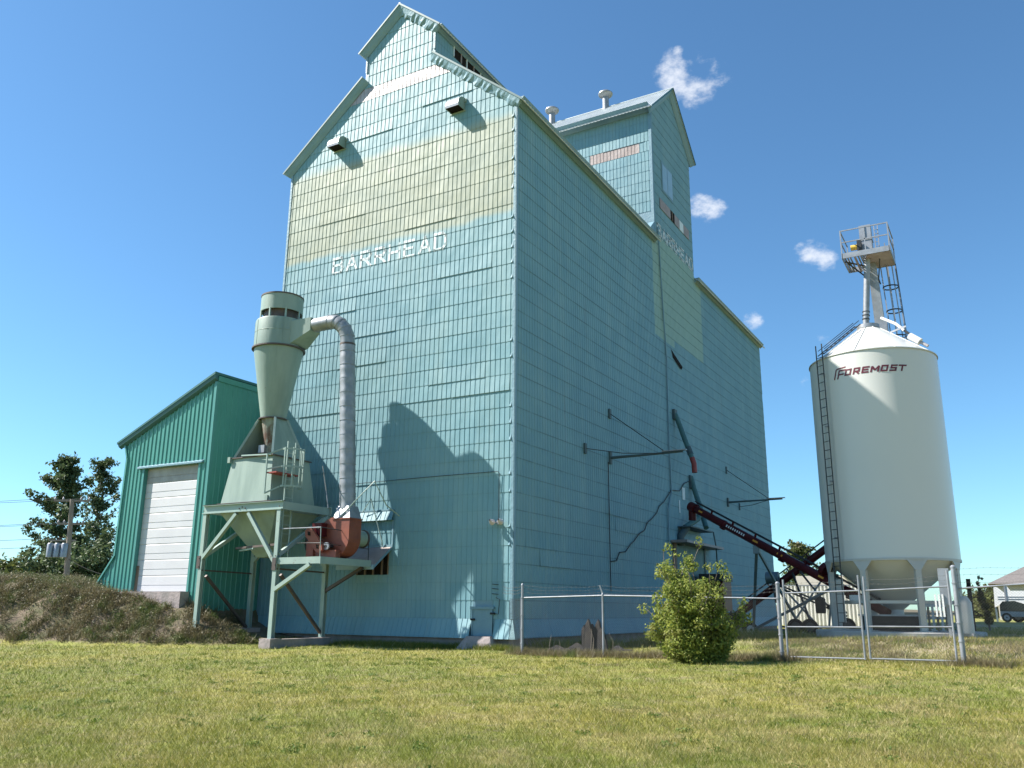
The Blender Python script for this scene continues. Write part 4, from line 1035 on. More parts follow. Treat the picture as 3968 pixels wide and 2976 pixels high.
# blower standing on the platform
bl = thing('dust_blower', 'orange-red centrifugal blower with belt guard on the steel platform', 'blower', (-5.6, -2.1, 1.85))
bx_, bz_, br_ = -5.34, 2.52, .655
prof = [(-5.39, 3.13), (-4.69, 3.13)] + [(bx_ + br_ * math.cos(a_), bz_ + br_ * math.sin(a_)) for a_ in [math.radians(8 - i * 11.5) for i in range(25)]]
MB().prism([(x_, -2.50, z_) for x_, z_ in prof], (0, .60, 0)).build('scroll_housing', M['orange'], bl)
MB().box((-5.42, -2.53, 3.10), (-4.66, -1.87, 3.14)).build('outlet_flange', M['orange'], bl)
MB().tube([(-5.2, -1.9, 2.55), (-5.1, -1.2, 2.55)], .27, 20).build('inlet_duct', M['cyc'], bl, True)
MB().tube([(-5.11, -1.28, 2.55), (-5.10, -1.22, 2.55)], .30, 20).build('inlet_ring', M['brown'], bl, True)
MB().box((-6.10, -2.72, 1.86), (-5.0, -2.50, 2.10)).build('bearing_stand', M['orange'], bl)
MB().tube([(-5.34, -2.85, 2.22), (-5.34, -2.5, 2.22)], .05, 8).build('shaft', M['steel_dark'], bl)
MB().box((-6.02, -2.78, 2.55), (-5.62, -2.51, 2.98)).build('motor', M['maroon'], bl, label='dark maroon motor'); MB().tube([(-5.75, -2.80, 2.84), (-5.75, -2.78, 2.84)], .03, 10).build('gauge', M['white_tin'], bl)
MB().tube([(-5.33, -2.84, 2.22), (-5.33, -2.78, 2.22)], .12, 18).build('sheave', M['galv_dull'], bl, True)
MB().tube([(-6.42, -2.55, 2.38), (-6.36, -2.45, 2.38)], .26, 18).build('fan_pulley', M['steel_dark'], bl, True)
# belt guard with two diamond openings, tilted
gA, gB = Vector((-5.98, -2.84, 2.63)), Vector((-5.58, -2.84, 2.20)); gd = (gB - gA).normalized(); gn = Vector((-.05, -.998, 0)).normalized(); gs = gd.cross(gn).normalized()
def gp(u_, v_, w_): return gA + gd * u_ + gs * v_ + gn * w_
L_ = (gB - gA).length; hw = .24
hw = .17; pl = [gp(-.20, -.08, 0), gp(-.20, .08, 0), gp(-.06, hw, 0), gp(L_ + .06, hw, 0), gp(L_ + .20, .08, 0), gp(L_ + .20, -.08, 0), gp(L_ + .06, -hw, 0), gp(-.06, -hw, 0)]
MB().prism(pl, gn * .10).build('belt_guard', M['orange'], bl)
for u_ in (0.0, L_):
    MB().prism([gp(u_ - .10, 0, .102), gp(u_, .075, .102), gp(u_ + .10, 0, .102), gp(u_, -.075, .102)], gn * .004).build('guard_opening', M['dark'], bl)
MB().box((-6.2, -2.80, 1.86), (-5.9, -2.70, 2.4)).build('guard_bracket', M['orange'], bl)
MB().tube([(-5.1, -2.5, 3.15), (-4.6, -2.3, 3.75), (-4.15, -2.0, 4.35), (-4.0, -1.5, 3.6), (-3.9, -.9, 3.3)], .02, 6).build('flexible_conduit', M['frame'], bl)

# ------------------------------------------------------------------ hopper-bottom silo
SX, SY, SR, SZ0, SZ1 = 10.39, 6.50, 2.017, 1.87, 8.55
silo = thing('hopper_silo', 'tall cream hopper-bottom silo with maroon name near the top', 'silo', (SX, SY, -.3))
SCo = (SX, SY, 0)
MB().lathe([(SR, SZ0), (SR, SZ0 + .03), (SR, SZ1), (SR + .03, SZ1 + .01), (SR + .03, SZ1 - .03)], SCo, 96).build('barrel', M['silo'], silo, True)
MB().lathe([(SR + .035, SZ1 - .02), (.34, 9.80), (.34, 9.86)], SCo, 96).build('cone_roof', M['silo'], silo, True)
MB().lathe([(.34, 9.80), (.37, 9.80), (.37, 9.93), (.0, 9.95)], SCo, 32).build('collar', M['galv_dull'], silo, True)
MB().lathe([(SR - .015, SZ0 + .02), (.22, .40), (.22, .22)], SCo, 72).build('hopper_cone', M['silo'], silo, True)
MB().lathe([(SR, SZ0 + .05), (SR + .02, SZ0 + .05), (SR + .02, SZ0 - .02), (SR, SZ0 - .02)], SCo, 96).build('skirt_ring', M['silo_leg'], silo)
# standing seams, radial roof ribs
for i in range(10):
    a_ = i * 2 * math.pi / 10 + .18; ca, sa = math.cos(a_), math.sin(a_)
    MB().bar((SX + (SR + .03) * ca, SY + (SR + .03) * sa, SZ1 + .0), (SX + .36 * ca, SY + .36 * sa, 9.80), .03, .02).build('roof_rib', M['silo'], silo)
for i in range(8):
    a_ = math.radians(-90 - 18 + 45 * i); ca, sa = math.cos(a_), math.sin(a_); tx, ty_ = -sa, ca
    def q(r_, t_, z_): return (SX + r_ * ca + t_ * tx, SY + r_ * sa + t_ * ty_, z_)
    lg = MB(); lg.hexa([q(SR - .12, -.085, -.22), q(SR + .02, -.085, -.22), q(SR + .02, .085, -.22), q(SR - .12, .085, -.22)], [q(SR - .12, -.085, 1.56), q(SR + .02, -.085, 1.56), q(SR + .02, .085, 1.56), q(SR - .12, .085, 1.56)])
    lg.hexa([q(SR - .03, -.085, 1.56), q(SR + .025, -.085, 1.56), q(SR + .025, .085, 1.56), q(SR - .03, .085, 1.56)], [q(SR - .05, -.30, 1.86), q(SR + .0, -.30, 1.86), q(SR + .0, .30, 1.86), q(SR - .05, .30, 1.86)])
    lg.build('leg', M['silo_leg'], silo)
    MB().box((0, 0, 0), (.01, .01, .01)) 
    MB().hexa([q(SR - .28, -.2, -.24), q(SR + .16, -.2, -.24), q(SR + .16, .2, -.24), q(SR - .28, .2, -.24)], [q(SR - .28, -.2, -.215), q(SR + .16, -.2, -.215), q(SR + .16, .2, -.215), q(SR - .28, .2, -.215)]).build('base_plate', M['silo_leg'], silo)
    a2 = math.radians(-90 - 18 + 45 * (i + 1))
    MB().bar((SX + (SR - .06) * ca, SY + (SR - .06) * sa, .62), (SX + (SR - .06) * math.cos(a2), SY + (SR - .06) * math.sin(a2), .62), .06, .09).build('leg_tie', M['silo_leg'], silo)
MB().lathe([(0, -.245), (SR + .45, -.245), (SR + .47, -.27), (SR + .47, -.62)], SCo, 64).build('concrete_pad', M['concrete_pale'], silo)
# side ladder
la = math.radians(-90 - 41); rr = SR + .14
def lp(t_, r_, z_): return (SX + r_ * math.cos(la) - t_ * math.sin(la), SY + r_ * math.sin(la) + t_ * math.cos(la), z_)
for t_ in (-.15, .15):
    MB().bar(lp(t_, rr, -.15), lp(t_, rr, 9.0), .035, .03).build('ladder_rail', M['steel_dark'], silo)
for i in range(31):
    MB().tube([lp(-.15, rr, .0 + i * .285), lp(.15, rr, .0 + i * .285)], .012, 5).build('rung', M['steel_dark'], silo)
for z in (2.6, 4.4, 6.2, 8.0):
    MB().bar(lp(0, SR, z), lp(0, rr, z), .04).build('ladder_bracket', M['galv_dull'], silo)
MB().hexa([lp(-.19, rr - .02, .0), lp(.19, rr - .02, .0), lp(.19, rr + .0, .0), lp(-.19, rr + .0, .0)], [lp(-.19, rr - .02, 1.3), lp(.19, rr - .02, 1.3), lp(.19, rr + .0, 1.3), lp(-.19, rr + .0, 1.3)]).build('ladder_guard', M['silo_leg'], silo)
# roof ladder
for t_ in (-.14, .14):
    a_ = lp(t_, SR + .08, SZ1 + .10); b_ = lp(t_, .45, 9.90); MB().bar(a_, b_, .03, .03).build('roof_ladder_rail', M['steel_dark'], silo)
    a_ = lp(t_ * 1.1, SR + .05, SZ1 + .28); b_ = lp(t_, .5, 10.02); MB().bar(a_, b_, .02, .02).build('hand_rail', M['steel_dark'], silo)
for i in range(9):
    k_ = (i + .5) / 9; p = Vector(lp(-.14, SR + .08, SZ1 + .10)).lerp(Vector(lp(-.14, .45, 9.90)), k_); q_ = Vector(lp(.14, SR + .08, SZ1 + .10)).lerp(Vector(lp(.14, .45, 9.90)), k_)
    MB().tube([p, q_], .012, 5).build('roof_rung', M['steel_dark'], silo)

# fill spout, bucket elevator leg, head platform
MB().tube([(10.36, 6.35, 9.80), (10.36, 6.35, 10.05), (10.62, 6.25, 12.35)], .105, 16).build('fill_spout', M['galv'], silo, True)
for z in (10.12, 10.25, 10.38): MB().tube([(10.355 + (z - 10.05) * .113, 6.35, z), (10.358 + (z - 10.05) * .113, 6.35, z + .03)], .125, 16).build('clamp_band', M['steel_dark'], silo)
bkt = thing('bucket_elevator', 'galvanised bucket elevator leg with railed head platform above the silo', 'bucket elevator', (10.75, 7.0, 9.5))
MB().hexa([(10.58, 6.85, 10.05), (10.90, 6.85, 10.05), (10.90, 7.12, 10.05), (10.58, 7.12, 10.05)], [(10.56, 6.62, 12.5), (10.82, 6.62, 12.5), (10.82, 6.88, 12.5), (10.56, 6.88, 12.5)]).build('trunk', M['galv_dull'], bkt)
MB().hexa([(10.55, 6.82, 9.3), (10.95, 6.82, 9.3), (10.95, 7.15, 9.3), (10.55, 7.15, 9.3)], [(10.55, 6.80, 10.05), (10.98, 6.80, 10.10), (10.98, 7.15, 10.10), (10.55, 7.15, 10.05)]).build('boot_casing', M['galv_dull'], bkt)
MB().box((10.42, 6.35, 12.42), (10.80, 6.75, 13.62)).build('head_casing', M['galv_dull'], bkt)
MB().box((10.40, 6.33, 13.05), (10.82, 6.77, 13.12)).box((10.58, 6.32, 13.15), (10.61, 6.34, 13.6)).build('head_flange', M['galv'], bkt)
MB().tube([(10.12, 6.2, 12.78), (10.40, 6.2, 12.78)], .10, 14).build('motor', M['yellow'], bkt, True)
MB().box((10.34, 6.08, 12.62), (10.48, 6.32, 12.98)).build('gearbox', M['steel_dark'], bkt)
px0, px1, py0, py1, pz = 9.86, 11.40, 5.80, 7.30, 12.28
for y in (py0, py1): MB().box((px0, y - .02, pz), (px1, y + .02, pz + .19)).build('platform_edge', M['galv_dull'], bkt)
for x in (px0, px1): MB().box((x - .02, py0, pz), (x + .02, py1, pz + .19)).build('platform_edge', M['galv_dull'], bkt)
for i in range(9):
    x = px0 + .06 + i * .085; 
    if x < px0 + .72 and i not in (3, 4): MB().box((x, py0, pz + .02), (x + .05, py1, pz + .04)).build('grating_bar', M['galv_dull'], bkt)
for x in (px0 + .38, px0 + .75): MB().box((x, py0, pz - .05), (x + .06, py1, pz + .02)).build('joist', M['bare_brown'], bkt)
MB().box((px0 + .78, py0, pz + .0), (px1 - .02, py1, pz + .03)).build('deck_plate', M['bare_brown'], bkt)
MB().bar((px0 + .05, py0 + .3, pz - .02), (px0 + .75, py1 - .3, pz - .02), .04).build('joist', M['steel_dark'], bkt)
def rail(p, q, z, nm='guard_rail'): MB().bar((p[0], p[1], z), (q[0], q[1], z), .035, .035).build(nm, M['galv_dull'], bkt)
cs = [(px0, py0), (px1, py0), (px1, py1), (px0, py1)]
for i in range(4):
    p, q_ = cs[i], cs[(i + 1) % 4]
    if i != 2:
        rail(p, q_, pz + 1.04); rail(p, q_, pz + .60)
    MB().bar((p[0], p[1], pz), (p[0], p[1], pz + 1.06), .04).build('guard_post', M['galv_dull'], bkt)
MB().bar((px0 + .78, py0, pz), (px0 + .78, py0, pz + 1.0), .035).build('guard_post', M['galv_dull'], bkt)
for p, q_ in (((px0 + .1, py0 + .5, pz), (10.56, 6.7, 11.7)), ((px1 - .4, py0 + .6, pz), (10.85, 6.8, 11.6)), ((10.75, 6.75, 12.2), (10.9, 6.85, 11.5))):
    MB().bar(p, q_, .035).build('knee_brace', M['steel_dark'], bkt)
# caged ladder of the leg
cxl, cyl_ = 11.12, 7.35
for i, (dx, dy) in enumerate(((-.20, -.1), (.0, -.22), (.17, -.12), (.26, .1), (-.02, .2))):
    MB().bar((cxl + dx + .12, cyl_ + dy, 9.15), (cxl + dx, cyl_ + dy, 12.3 if i < 4 else 13.3), .035).build('cage_bar', M['galv_dull'], bkt)
for z in (9.65, 10.6, 11.5):
    kx = (12.3 - z) * .038; arc = [(cxl + kx + .26 * math.cos(a_) + .02, cyl_ + .26 * math.sin(a_), z) for a_ in [2 * math.pi * i / 14 for i in range(15)]]
    hp = MB()
    for p, q_ in zip(arc, arc[1:]): hp.bar(p, q_, .012, .045)
    hp.build('cage_hoop', M['steel_dark'], bkt)
for x in (10.85, 10.97): MB().bar((x, 7.0, 12.5), (x - .0, 7.05, 13.85), .03).build('mast', M['galv_dull'], bkt)
for i in range(7): MB().bar((10.85, 7.02, 12.7 + i * .16), (10.97, 7.02, 12.7 + i * .16), .02).build('mast_rung', M['galv_dull'], bkt)
MB().tube([(11.42, 7.2, 12.3), (11.55, 7.2, 9.2)], .012, 5).build('cable', M['steel_dark'], bkt)
MB().tube([(10.85, 6.35, 10.10), (11.30, 6.15, 9.76), (11.55, 6.05, 9.46)], .05, 8).build('vent_pipe', M['white'], silo, True)
MB().tube([(11.55, 6.05, 9.46), (11.74, 6.0, 9.25)], .04, 8).build('vent_pipe', M['steel_dark'], silo, True)
MB().tube([(11.70, 6.0, 9.22), (12.0, 5.9, 8.95)], .12, 14).build('roof_vent', M['white'], silo, True)
MB().tube([(12.0, 5.9, 8.95), (12.22, 5.85, 8.76)], .05, 10).build('vent_pipe', M['bare'], silo, True)
MB().bar((10.95, 6.2, 9.45), (11.62, 6.0, 9.58), .03, .06).build('roof_arm', M['galv_dull'], silo)

# lettering wrapped round the barrel
def wrap_letters():
    GLs = {'O': [[(0, .12), (.12, 0), (.78, 0), (.9, .12), (.9, .88), (.78, 1), (.12, 1), (0, .88)], [(.24, .25), (.66, .25), (.66, .75), (.24, .75)]],
           }
    st = .24
    def seg(a_, b_, w_=st): return (a_, b_, w_)
    S = {'F': [((.12, 0), (.12, .88)), ((.12, .88), (.9, .88)), ((.12, .46), (.72, .46))],
         'O': [((.12, .12), (.12, .88)), ((.12, .88), (.78, .88)), ((.78, .88), (.78, .12)), ((.78, .12), (.12, .12))],
         'R': [((.12, 0), (.12, .88)), ((.12, .88), (.76, .88)), ((.76, .88), (.78, .44)), ((.78, .44), (.12, .42)), ((.42, .42), (.84, .02))],
         'E': [((.12, .12), (.12, .88)), ((.12, .88), (.86, .88)), ((.12, .5), (.76, .5)), ((.12, .12), (.86, .12))],
         'M': [((.12, 0), (.12, .92)), ((.12, .9), (.5, .3)), ((.5, .3), (.88, .9)), ((.88, .92), (.88, 0))],
         'S': [((.8, .88), (.14, .88)), ((.14, .88), (.14, .5)), ((.14, .5), (.76, .5)), ((.76, .5), (.76, .12)), ((.76, .12), (.08, .12))],
         'T': [((.0, .88), (.88, .88)), ((.44, 0), (.44, .88))]}
    slant = .30
    def put(ch, u0, z0, w_, h_, sw=None):
        mb = MB()
        for ai, (a_, b_) in enumerate(S[ch]):
            A = Vector((a_[0] * w_, a_[1] * h_)); B = Vector((b_[0] * w_, b_[1] * h_)); d = (B - A).normalized()
            t_ = (sw or .052) * (1.0 if abs(d.y) < .3 else 1.05); e = t_ * .5
            if abs(d.x) > .05 and abs(d.y) > .05: e = 0
            if A.y < .02 * h_ or B.y < .02 * h_: e = 0.0
            A -= d * e * (A.y > .03 * h_); B += d * e * (B.y > .03 * h_); n_ = Vector((-d.y, d.x)) * t_ / 2
            k_ = max(1, int((B - A).length / .07)); vs, fs = [], []
            for i in range(k_ + 1):
                P_ = A.lerp(B, i / k_)
                for s_ in (-1, 1):
                    Q = P_ + n_ * s_; uu = u0 + Q.x + Q.y * slant; ph = math.radians(-90) + uu / SR
                    rr_ = SR + .006 + .0007 * ai; vs.append((SX + rr_ * math.cos(ph), SY + rr_ * math.sin(ph), z0 + Q.y))
            for i in range(k_): fs.append((2 * i, 2 * i + 2, 2 * i + 3, 2 * i + 1))
            mb.add(vs, fs)
        return mb
    u = -.66; z0 = 7.75
    for ch, w_ in zip('OREMOST', (.235, .235, .225, .275, .245, .235, .235)):
        put(ch, u, z0, w_, .215).build('letter', M['logo'], silo); u += w_ + .035
    # tall double-stroked initial
    S['G'] = [((.0, 0), (.0, .92)), ((.0, .92), (1.25, 1.0))]
    put('F', -.93, z0 - .06, .27, .30, .05).build('letter', M['logo'], silo)
    put('G', -1.02, z0 - .06, .26, .36, .045).build('emblem_stroke', M['logo'], silo)
wrap_letters()
for o_, l_ in ((silo, (10.278, 7.494, -.32)), (bkt, (10.649, 8.01, 9.796))):
    o_.location = l_; o_.scale = (1.0323,) * 3
SX, SY, SR = 10.278, 7.494, 2.08

# ------------------------------------------------------------------ augers
def wheel(t, c, r, w_, ax, rim_mat='rim', name='wheel'):
    c = Vector(c); ax = Vector(ax).normalized()
    tb = MB().tube([c - ax * w_ / 2, c - ax * w_ * .42, c + ax * w_ * .42, c + ax * w_ / 2], [r * .9, r, r, r * .9], 24).build(name, M['rubber'], t, True)
    MB().tube([c - ax * (w_ / 2 + .006), c + ax * (w_ / 2 + .006)], r * .58, 20).build('rim', M[rim_mat], tb, True)
    MB().tube([c - ax * (w_ / 2 + .03), c + ax * (w_ / 2 + .03)], r * .16, 10).build('hub', M['steel_dark'], tb)
A0, A1 = Vector((10.15, 6.35, .28)), Vector((2.25, 11.35, 4.55))
ad = (A1 - A0).normalized()
aug = thing('grain_auger', 'long maroon grain auger rising left from under the silo to the long wall', 'auger', (4.4, 11.9, -.4))
MB().tube([A0, A1], .155, 16).build('tube', M['maroon'], aug, True)
MB().tube([A1 - ad * .25, A1 + ad * .12], .21, 16).build('head', M['maroon'], aug, True)
MB().tube([A1, A1 + Vector((-.02, .0, -.55))], .17, 12).build('discharge', M['maroon'], aug, True)
sidev = ad.cross(Vector((0, 0, 1))).normalized(); upv_ = sidev.cross(ad).normalized()
MB().tube([A0 + ad * .4 + upv_ * .30, A1 - ad * .1 + upv_ * .30], .03, 6).build('truss_rod', M['steel_dark'], aug)
MB().tube([A0 + ad * .4 + upv_ * .24 + sidev * .06, A1 - ad * .1 + upv_ * .24 + sidev * .06], .014, 5).build('drive_shaft', M['steel_dark'], aug)
LA = (A1 - A0).length
for i in range(7):
    p = A0 + ad * (LA * (.1 + .13 * i)); MB().bar(p + upv_ * .12, p + upv_ * .31, .05, .07).build('truss_bracket', M['maroon'], aug)
for k_, w_ in ((.93, .12), (.60, .14), (.47, .14), (.27, .12)):
    p = A0 + ad * (LA * k_) - sidev * .0
    n_ = (Vector(CAM) - p); n_ = (n_ - ad * n_.dot(ad)).normalized(); s2 = ad.cross(n_)
    MB().prism([p + n_ * .15 - ad * w_ - s2 * .035, p + n_ * .15 + ad * w_ - s2 * .035, p + n_ * .15 + ad * w_ + s2 * .035, p + n_ * .15 - ad * w_ + s2 * .035], n_ * .012).build('decal', M['decal'], aug)
for i in range(9):
    p = A0 + ad * (LA * (.665 + i * .0125)); n_ = (Vector(CAM) - p); n_ = (n_ - ad * n_.dot(ad)).normalized(); s2 = ad.cross(n_)
    MB().prism([p + n_ * .152 - ad * .035 - s2 * .04, p + n_ * .152 + ad * .03 - s2 * .04, p + n_ * .152 + ad * .03 + s2 * .05, p + n_ * .152 - ad * .035 + s2 * .05], n_ * .005).build('decal_stroke', M['white_tin'], aug)
for k_ in (.15, .47, .80): 
    p = A0 + ad * (LA * k_); MB().tube([p - ad * .08, p + ad * .08], .175, 14).build('tube_band', M['maroon'], aug)
    MB().bar(p - upv_ * .16 - ad * .12, p - upv_ * .16 + ad * .12, .10, .10).build('lug', M['maroon'], aug)
p = A0 + ad * (LA * .60) - upv_ * .17
ax0 = Vector((4.38, 11.9, gh(4.4, 11.9) + .27))
MB().bar(p, ax0, .10).build('support_leg', M['aug_blue'], aug); MB().bar(p + ad * .05, Vector((6.1, 12.6, gh(6, 12.6) + .25)), .08).build('support_leg', M['aug_blue'], aug)
MB().box((p.x - .12, p.y - .12, p.z - .25), (p.x + .12, p.y + .12, p.z + .05)).build('saddle', M['aug_blue'], aug)
MB().bar(ax0, A0 + ad * (LA * .22) - upv_ * .1, .08).build('lower_frame', M['aug_blue'], aug)
MB().bar(ax0, (6.1, 12.9, ax0.z), .09).build('axle', M['aug_blue'], aug)
wheel(aug, ax0 + Vector((-.10, -.12, 0)), .30, .18, (.55, -.83, 0)); wheel(aug, (6.1, 12.95, ax0.z), .30, .18, (.55, -.83, 0))
MB().box((9.35, 6.0, -.24), (11.15, 7.1, .20)).build('intake_hopper', M['blackstuff'], aug)
MB().box((9.3, 5.97, .20), (11.2, 6.02, .25)).build('hopper_lip', M['galv_dull'], aug); MB().box((9.3, 7.1, .20), (11.2, 7.15, .25)).build('hopper_lip', M['galv_dull'], aug)
MB().tube([A0 + ad * 2.7 + upv_ * .30, A0 + ad * 2.9 + upv_ * .32], .24, 14).build('motor', M['maroon'], aug, True)
MB().box((9.05, 6.2, .62), (9.4, 6.5, .85)).build('fuel_tank', M['white'], aug)

B0, B1 = Vector((3.45, 12.75, .10)), Vector((9.3, 13.0, 4.25)); bd = (B1 - B0).normalized()
aug2 = thing('grain_auger', 'second dark maroon auger crossing behind, rising right behind the silo', 'auger', (6.2, 12.8, -.4))
MB().tube([B0, B1], .155, 14).build('tube', M['maroon'], aug2, True)
MB().box((3.0, 12.4, -.35), (3.7, 13.2, .25)).build('intake_hopper', M['blackstuff'], aug2)
s2v = bd.cross(Vector((0, 0, 1))).normalized(); u2v = s2v.cross(bd)
MB().tube([B0 + bd * .6 + u2v * .30, B1 + u2v * .3], .028, 6).build('truss_rod', M['steel_dark'], aug2)
for i in range(6):
    p = B0 + bd * (.9 + i * 1.0); MB().bar(p + u2v * .12, p + u2v * .31, .05, .06).build('truss_bracket', M['maroon'], aug2)
pm = Vector((5.15, 12.55, 1.65))
MB().tube([pm - Vector((.28, 0, 0)), pm + Vector((.22, 0, 0))], .24, 16).build('motor', M['aug_blue'], aug2, True)
MB().bar(pm, pm + Vector((.1, 0, -1.0)), .12, .3).build('motor_mount', M['steel_dark'], aug2)
zg = gh(6, 12.5)
for p, q_ in (((5.7, 12.4, zg + .25), (7.35, 12.6, 1.95)), ((6.6, 12.4, zg + .25), (5.9, 12.7, 1.85)), ((6.9, 12.6, zg + .2), (5.4, 12.7, 1.35)), ((7.8, 12.6, zg + .28), (6.2, 12.7, 1.9)), ((5.5, 12.5, 1.2), (7.9, 12.6, .15)), ((5.4, 12.5, 1.35), (7.9, 12.6, .28)), ((5.4, 12.4, zg + .3), (8.2, 12.6, zg + .35)), ((7.2, 12.5, zg + .3), (7.6, 12.6, 2.3))):
    MB().bar(p, q_, .07).build('frame_strut', M['aug_blue' if rnd.random() < .5 else 'steel_dark'], aug2)
for x, y in ((6.0, 12.1), (6.52, 12.25), (7.9, 12.4)): wheel(aug2, (x, y, gh(x, y) + .31), .31, .2, (.35, -.93, 0), 'steel_dark')
MB().lathe([(0, -.3), (.18, -.3), (.2, -.2), (.2, .25), (.15, .32), (0, .32)], (7.0, 12.2, .55), 18).build('reel', M['blackstuff'], aug2, True)

# ------------------------------------------------------------------ chain-link fence
FY = -1.9; DIA = .062
def chain(parent, x0, x1, y0, y1, zb0, zt0, zb1, zt1, sp=DIA):
    """woven wire between (x0,y0) and (x1,y1) as crossing wires"""
    L = math.hypot(x1 - x0, y1 - y0); mb = MB(); r = .0012
    def P3(s, z): k_ = s / L; return (x0 + (x1 - x0) * k_, y0 + (y1 - y0) * k_, z)
    def zb(s): return zb0 + (zb1 - zb0) * s / L
    def zt(s): return zt0 + (zt1 - zt0) * s / L
    hgt = max(zt0 - zb0, zt1 - zb1)
    nx_, ny_ = -(y1 - y0) / L, (x1 - x0) / L
    for sg in (1, -1):
        c_ = -hgt if sg == 1 else 0.
        end = L if sg == 1 else L + hgt
        while c_ < end:
            # line: s = c + sg*(z - zb0)
            s0, z0, s1, z1 = c_, zb0, c_ + sg * hgt, zb0 + hgt
            t0, t1 = 0., 1.
            ds = s1 - s0
            a_, b_ = (0 - s0) / ds, (L - s0) / ds
            lo, hi = max(0, min(a_, b_)), min(1, max(a_, b_))
            if hi - lo > .01:
                p, q_ = s0 + ds * lo, s0 + ds * hi; zp, zq = zb0 + hgt * lo, zb0 + hgt * hi
                zp, zq = zp + zb(p) - zb0, zq + zb(q_) - zb0
                zq = min(zq, zt(q_)); A = Vector(P3(p, zp)); B = Vector(P3(q_, zq)); off = Vector((nx_, ny_, 0)) * (.002 * sg)
                d = (B - A).normalized(); w_ = Vector((nx_, ny_, 0)); u_ = d.cross(w_)
                c3 = [(u_ * math.cos(a) + w_ * math.sin(a)) * r + off for a in (0, 2.094, 4.189)]
                mb.add([A + k for k in c3] + [B + k for k in c3], [(0, 1, 4, 3), (1, 2, 5, 4), (2, 0, 3, 5)])
            c_ += sp
    return mb.build('wire_mesh', M['wire'], parent, kind='stuff')
def post(t, x, y, zt_, r, nm='post', cap=True):
    mb = MB().tube([(x, y, gh(x, y) - .1), (x, y, zt_)], r, 12)
    o = mb.build(nm, M['galv'], t, True)
    if cap: MB().lathe([(r * 1.15, -.03), (r * 1.15, .0), (r * .6, .03), (0, .035)], (x, y, zt_), 12).build('cap', M['galv'], o, True)
    for z in (zt_ - .38, zt_ - .86, zt_ - 1.25, zt_ - 1.65):
        if nm == 'terminal_post' and z > gh(x, y): MB().tube([(x, y, z), (x, y, z + .03)], r + .014, 12).build('band', M['galv'], o)
    return o
def barbed(t, pts, sag=.04, seed=0):
    r = random.Random(seed); mb = MB(); full = []
    for p, q_ in zip(pts, pts[1:]):
        p, q_ = Vector(p), Vector(q_); n = max(2, int((q_ - p).length / .25))
        for i in range(n):
            k_ = i / n; full.append(p.lerp(q_, k_) + Vector((0, 0, -sag * 4 * k_ * (1 - k_) + .012 * math.sin(i * 1.3 + seed))))
    full.append(Vector(pts[-1])); mb.tube(full, .0022, 4)
    for a_, b_ in zip(full, full[1:]):
        for k_ in (.25, .75):
            c_ = a_.lerp(b_, k_); mb.tube([c_ + Vector((-.012, 0, -.02)), c_ + Vector((.012, 0, .02))], .003, 3); 
    return mb.build('barbed_wire', M['wire'], t)

fx = [1.40, 3.90, 6.2, 8.70]
fence = thing('chain_link_fence', 'chain-link fence run along the long wall, ending at the bush and gate', 'fence', (5, FY, -.9))
post(fence, 1.40, FY, 1.0, .036, 'terminal_post'); post(fence, 3.92, FY, .73, .03); post(fence, 6.2, FY, .70, .03); post(fence, 8.66, FY, 1.0, .048, 'terminal_post')
MB().tube([(1.40, FY, .63), (3.92, FY, .695), (6.2, FY, .66), (8.66, FY, .62)], .021, 8).build('top_rail', M['galv'], fence, True)
for i, (a_, b_, za, zb_) in enumerate(((1.40, 3.92, .62, .68), (3.92, 6.2, .68, .65), (6.2, 8.66, .65, .61))):
    chain(fence, a_, b_, FY, FY, gh(a_, FY) + .02, za, gh(b_, FY) + .02, zb_)
chain(fence, -.02, 1.40, .0 - .2, FY, -.85, .62, -.88, .62)
MB().tube([(1.33, FY + .02, .62), (1.33, FY + .02, -.80)], .01, 6).build('tension_bar', M['galv'], fence)
MB().bar((3.92, FY, .72), (3.84, FY - .02, .97), .02, .04).build('barb_arm', M['galv_dull'], fence)
for z, sd in ((.97, 1), (.88, 2), (.79, 3)): barbed(fence, [(-.3, -.15, z + .02), (1.40, FY, z), (3.86, FY, z - .02), (6.2, FY, z - .03), (8.66, FY, z + .0)], .05, sd)

def gateleaf(x0, x1, zt0, zt1, lab, zbase):
    t = thing('chain_link_gate', lab, 'gate', ((x0 + x1) / 2, FY - .0, zbase), 'double gate leaves in front of the silo')
    zb_ = zbase + .06; zm = -.05 + .04 * (x0 > 10)
    for x, zt_ in ((x0, zt0 + .33), (x1, zt1 + .36)):
        MB().tube([(x, FY, zb_), (x, FY, zt_)], .024, 10).build('stile', M['galv'], t, True)
    for za, zc in ((zt0, zt1), (zm, zm + .02), (zb_ + .01, zb_ + .02)):
        MB().tube([(x0, FY, za), (x1, FY, zc)], .019, 8).build('gate_rail', M['galv'], t, True)
    chain(t, x0, x1, FY - .015, FY - .015, zb_, zt0, zb_, zt1)
    for z in (.2, .3): barbed(t, [(x0, FY, zt0 + z - .06), (x1, FY, zt1 + z - .06)], .02, int(z * 50 + x0))
    return t
gateleaf(8.80, 10.56, .75, .81, 'left leaf of the chain-link gate, hinged beside the bush', -.82)
gateleaf(10.68, 12.48, .81, .90, 'right leaf of the chain-link gate, in front of the silo legs', -.80)
f2 = thing('chain_link_fence', 'chain-link fence continuing right from the thick weathered gate post', 'fence', (13.5, FY, -.8))
post(f2, 12.62, FY, 1.34, .055, 'terminal_post'); post(f2, 15.6, FY + .1, 1.1, .03)
MB().tube([(12.66, FY, .85), (15.6, FY + .1, 1.06)], .021, 8).build('top_rail', M['galv'], f2, True)
chain(f2, 12.66, 15.6, FY, FY + .1, -.66, .84, -.6, 1.05)
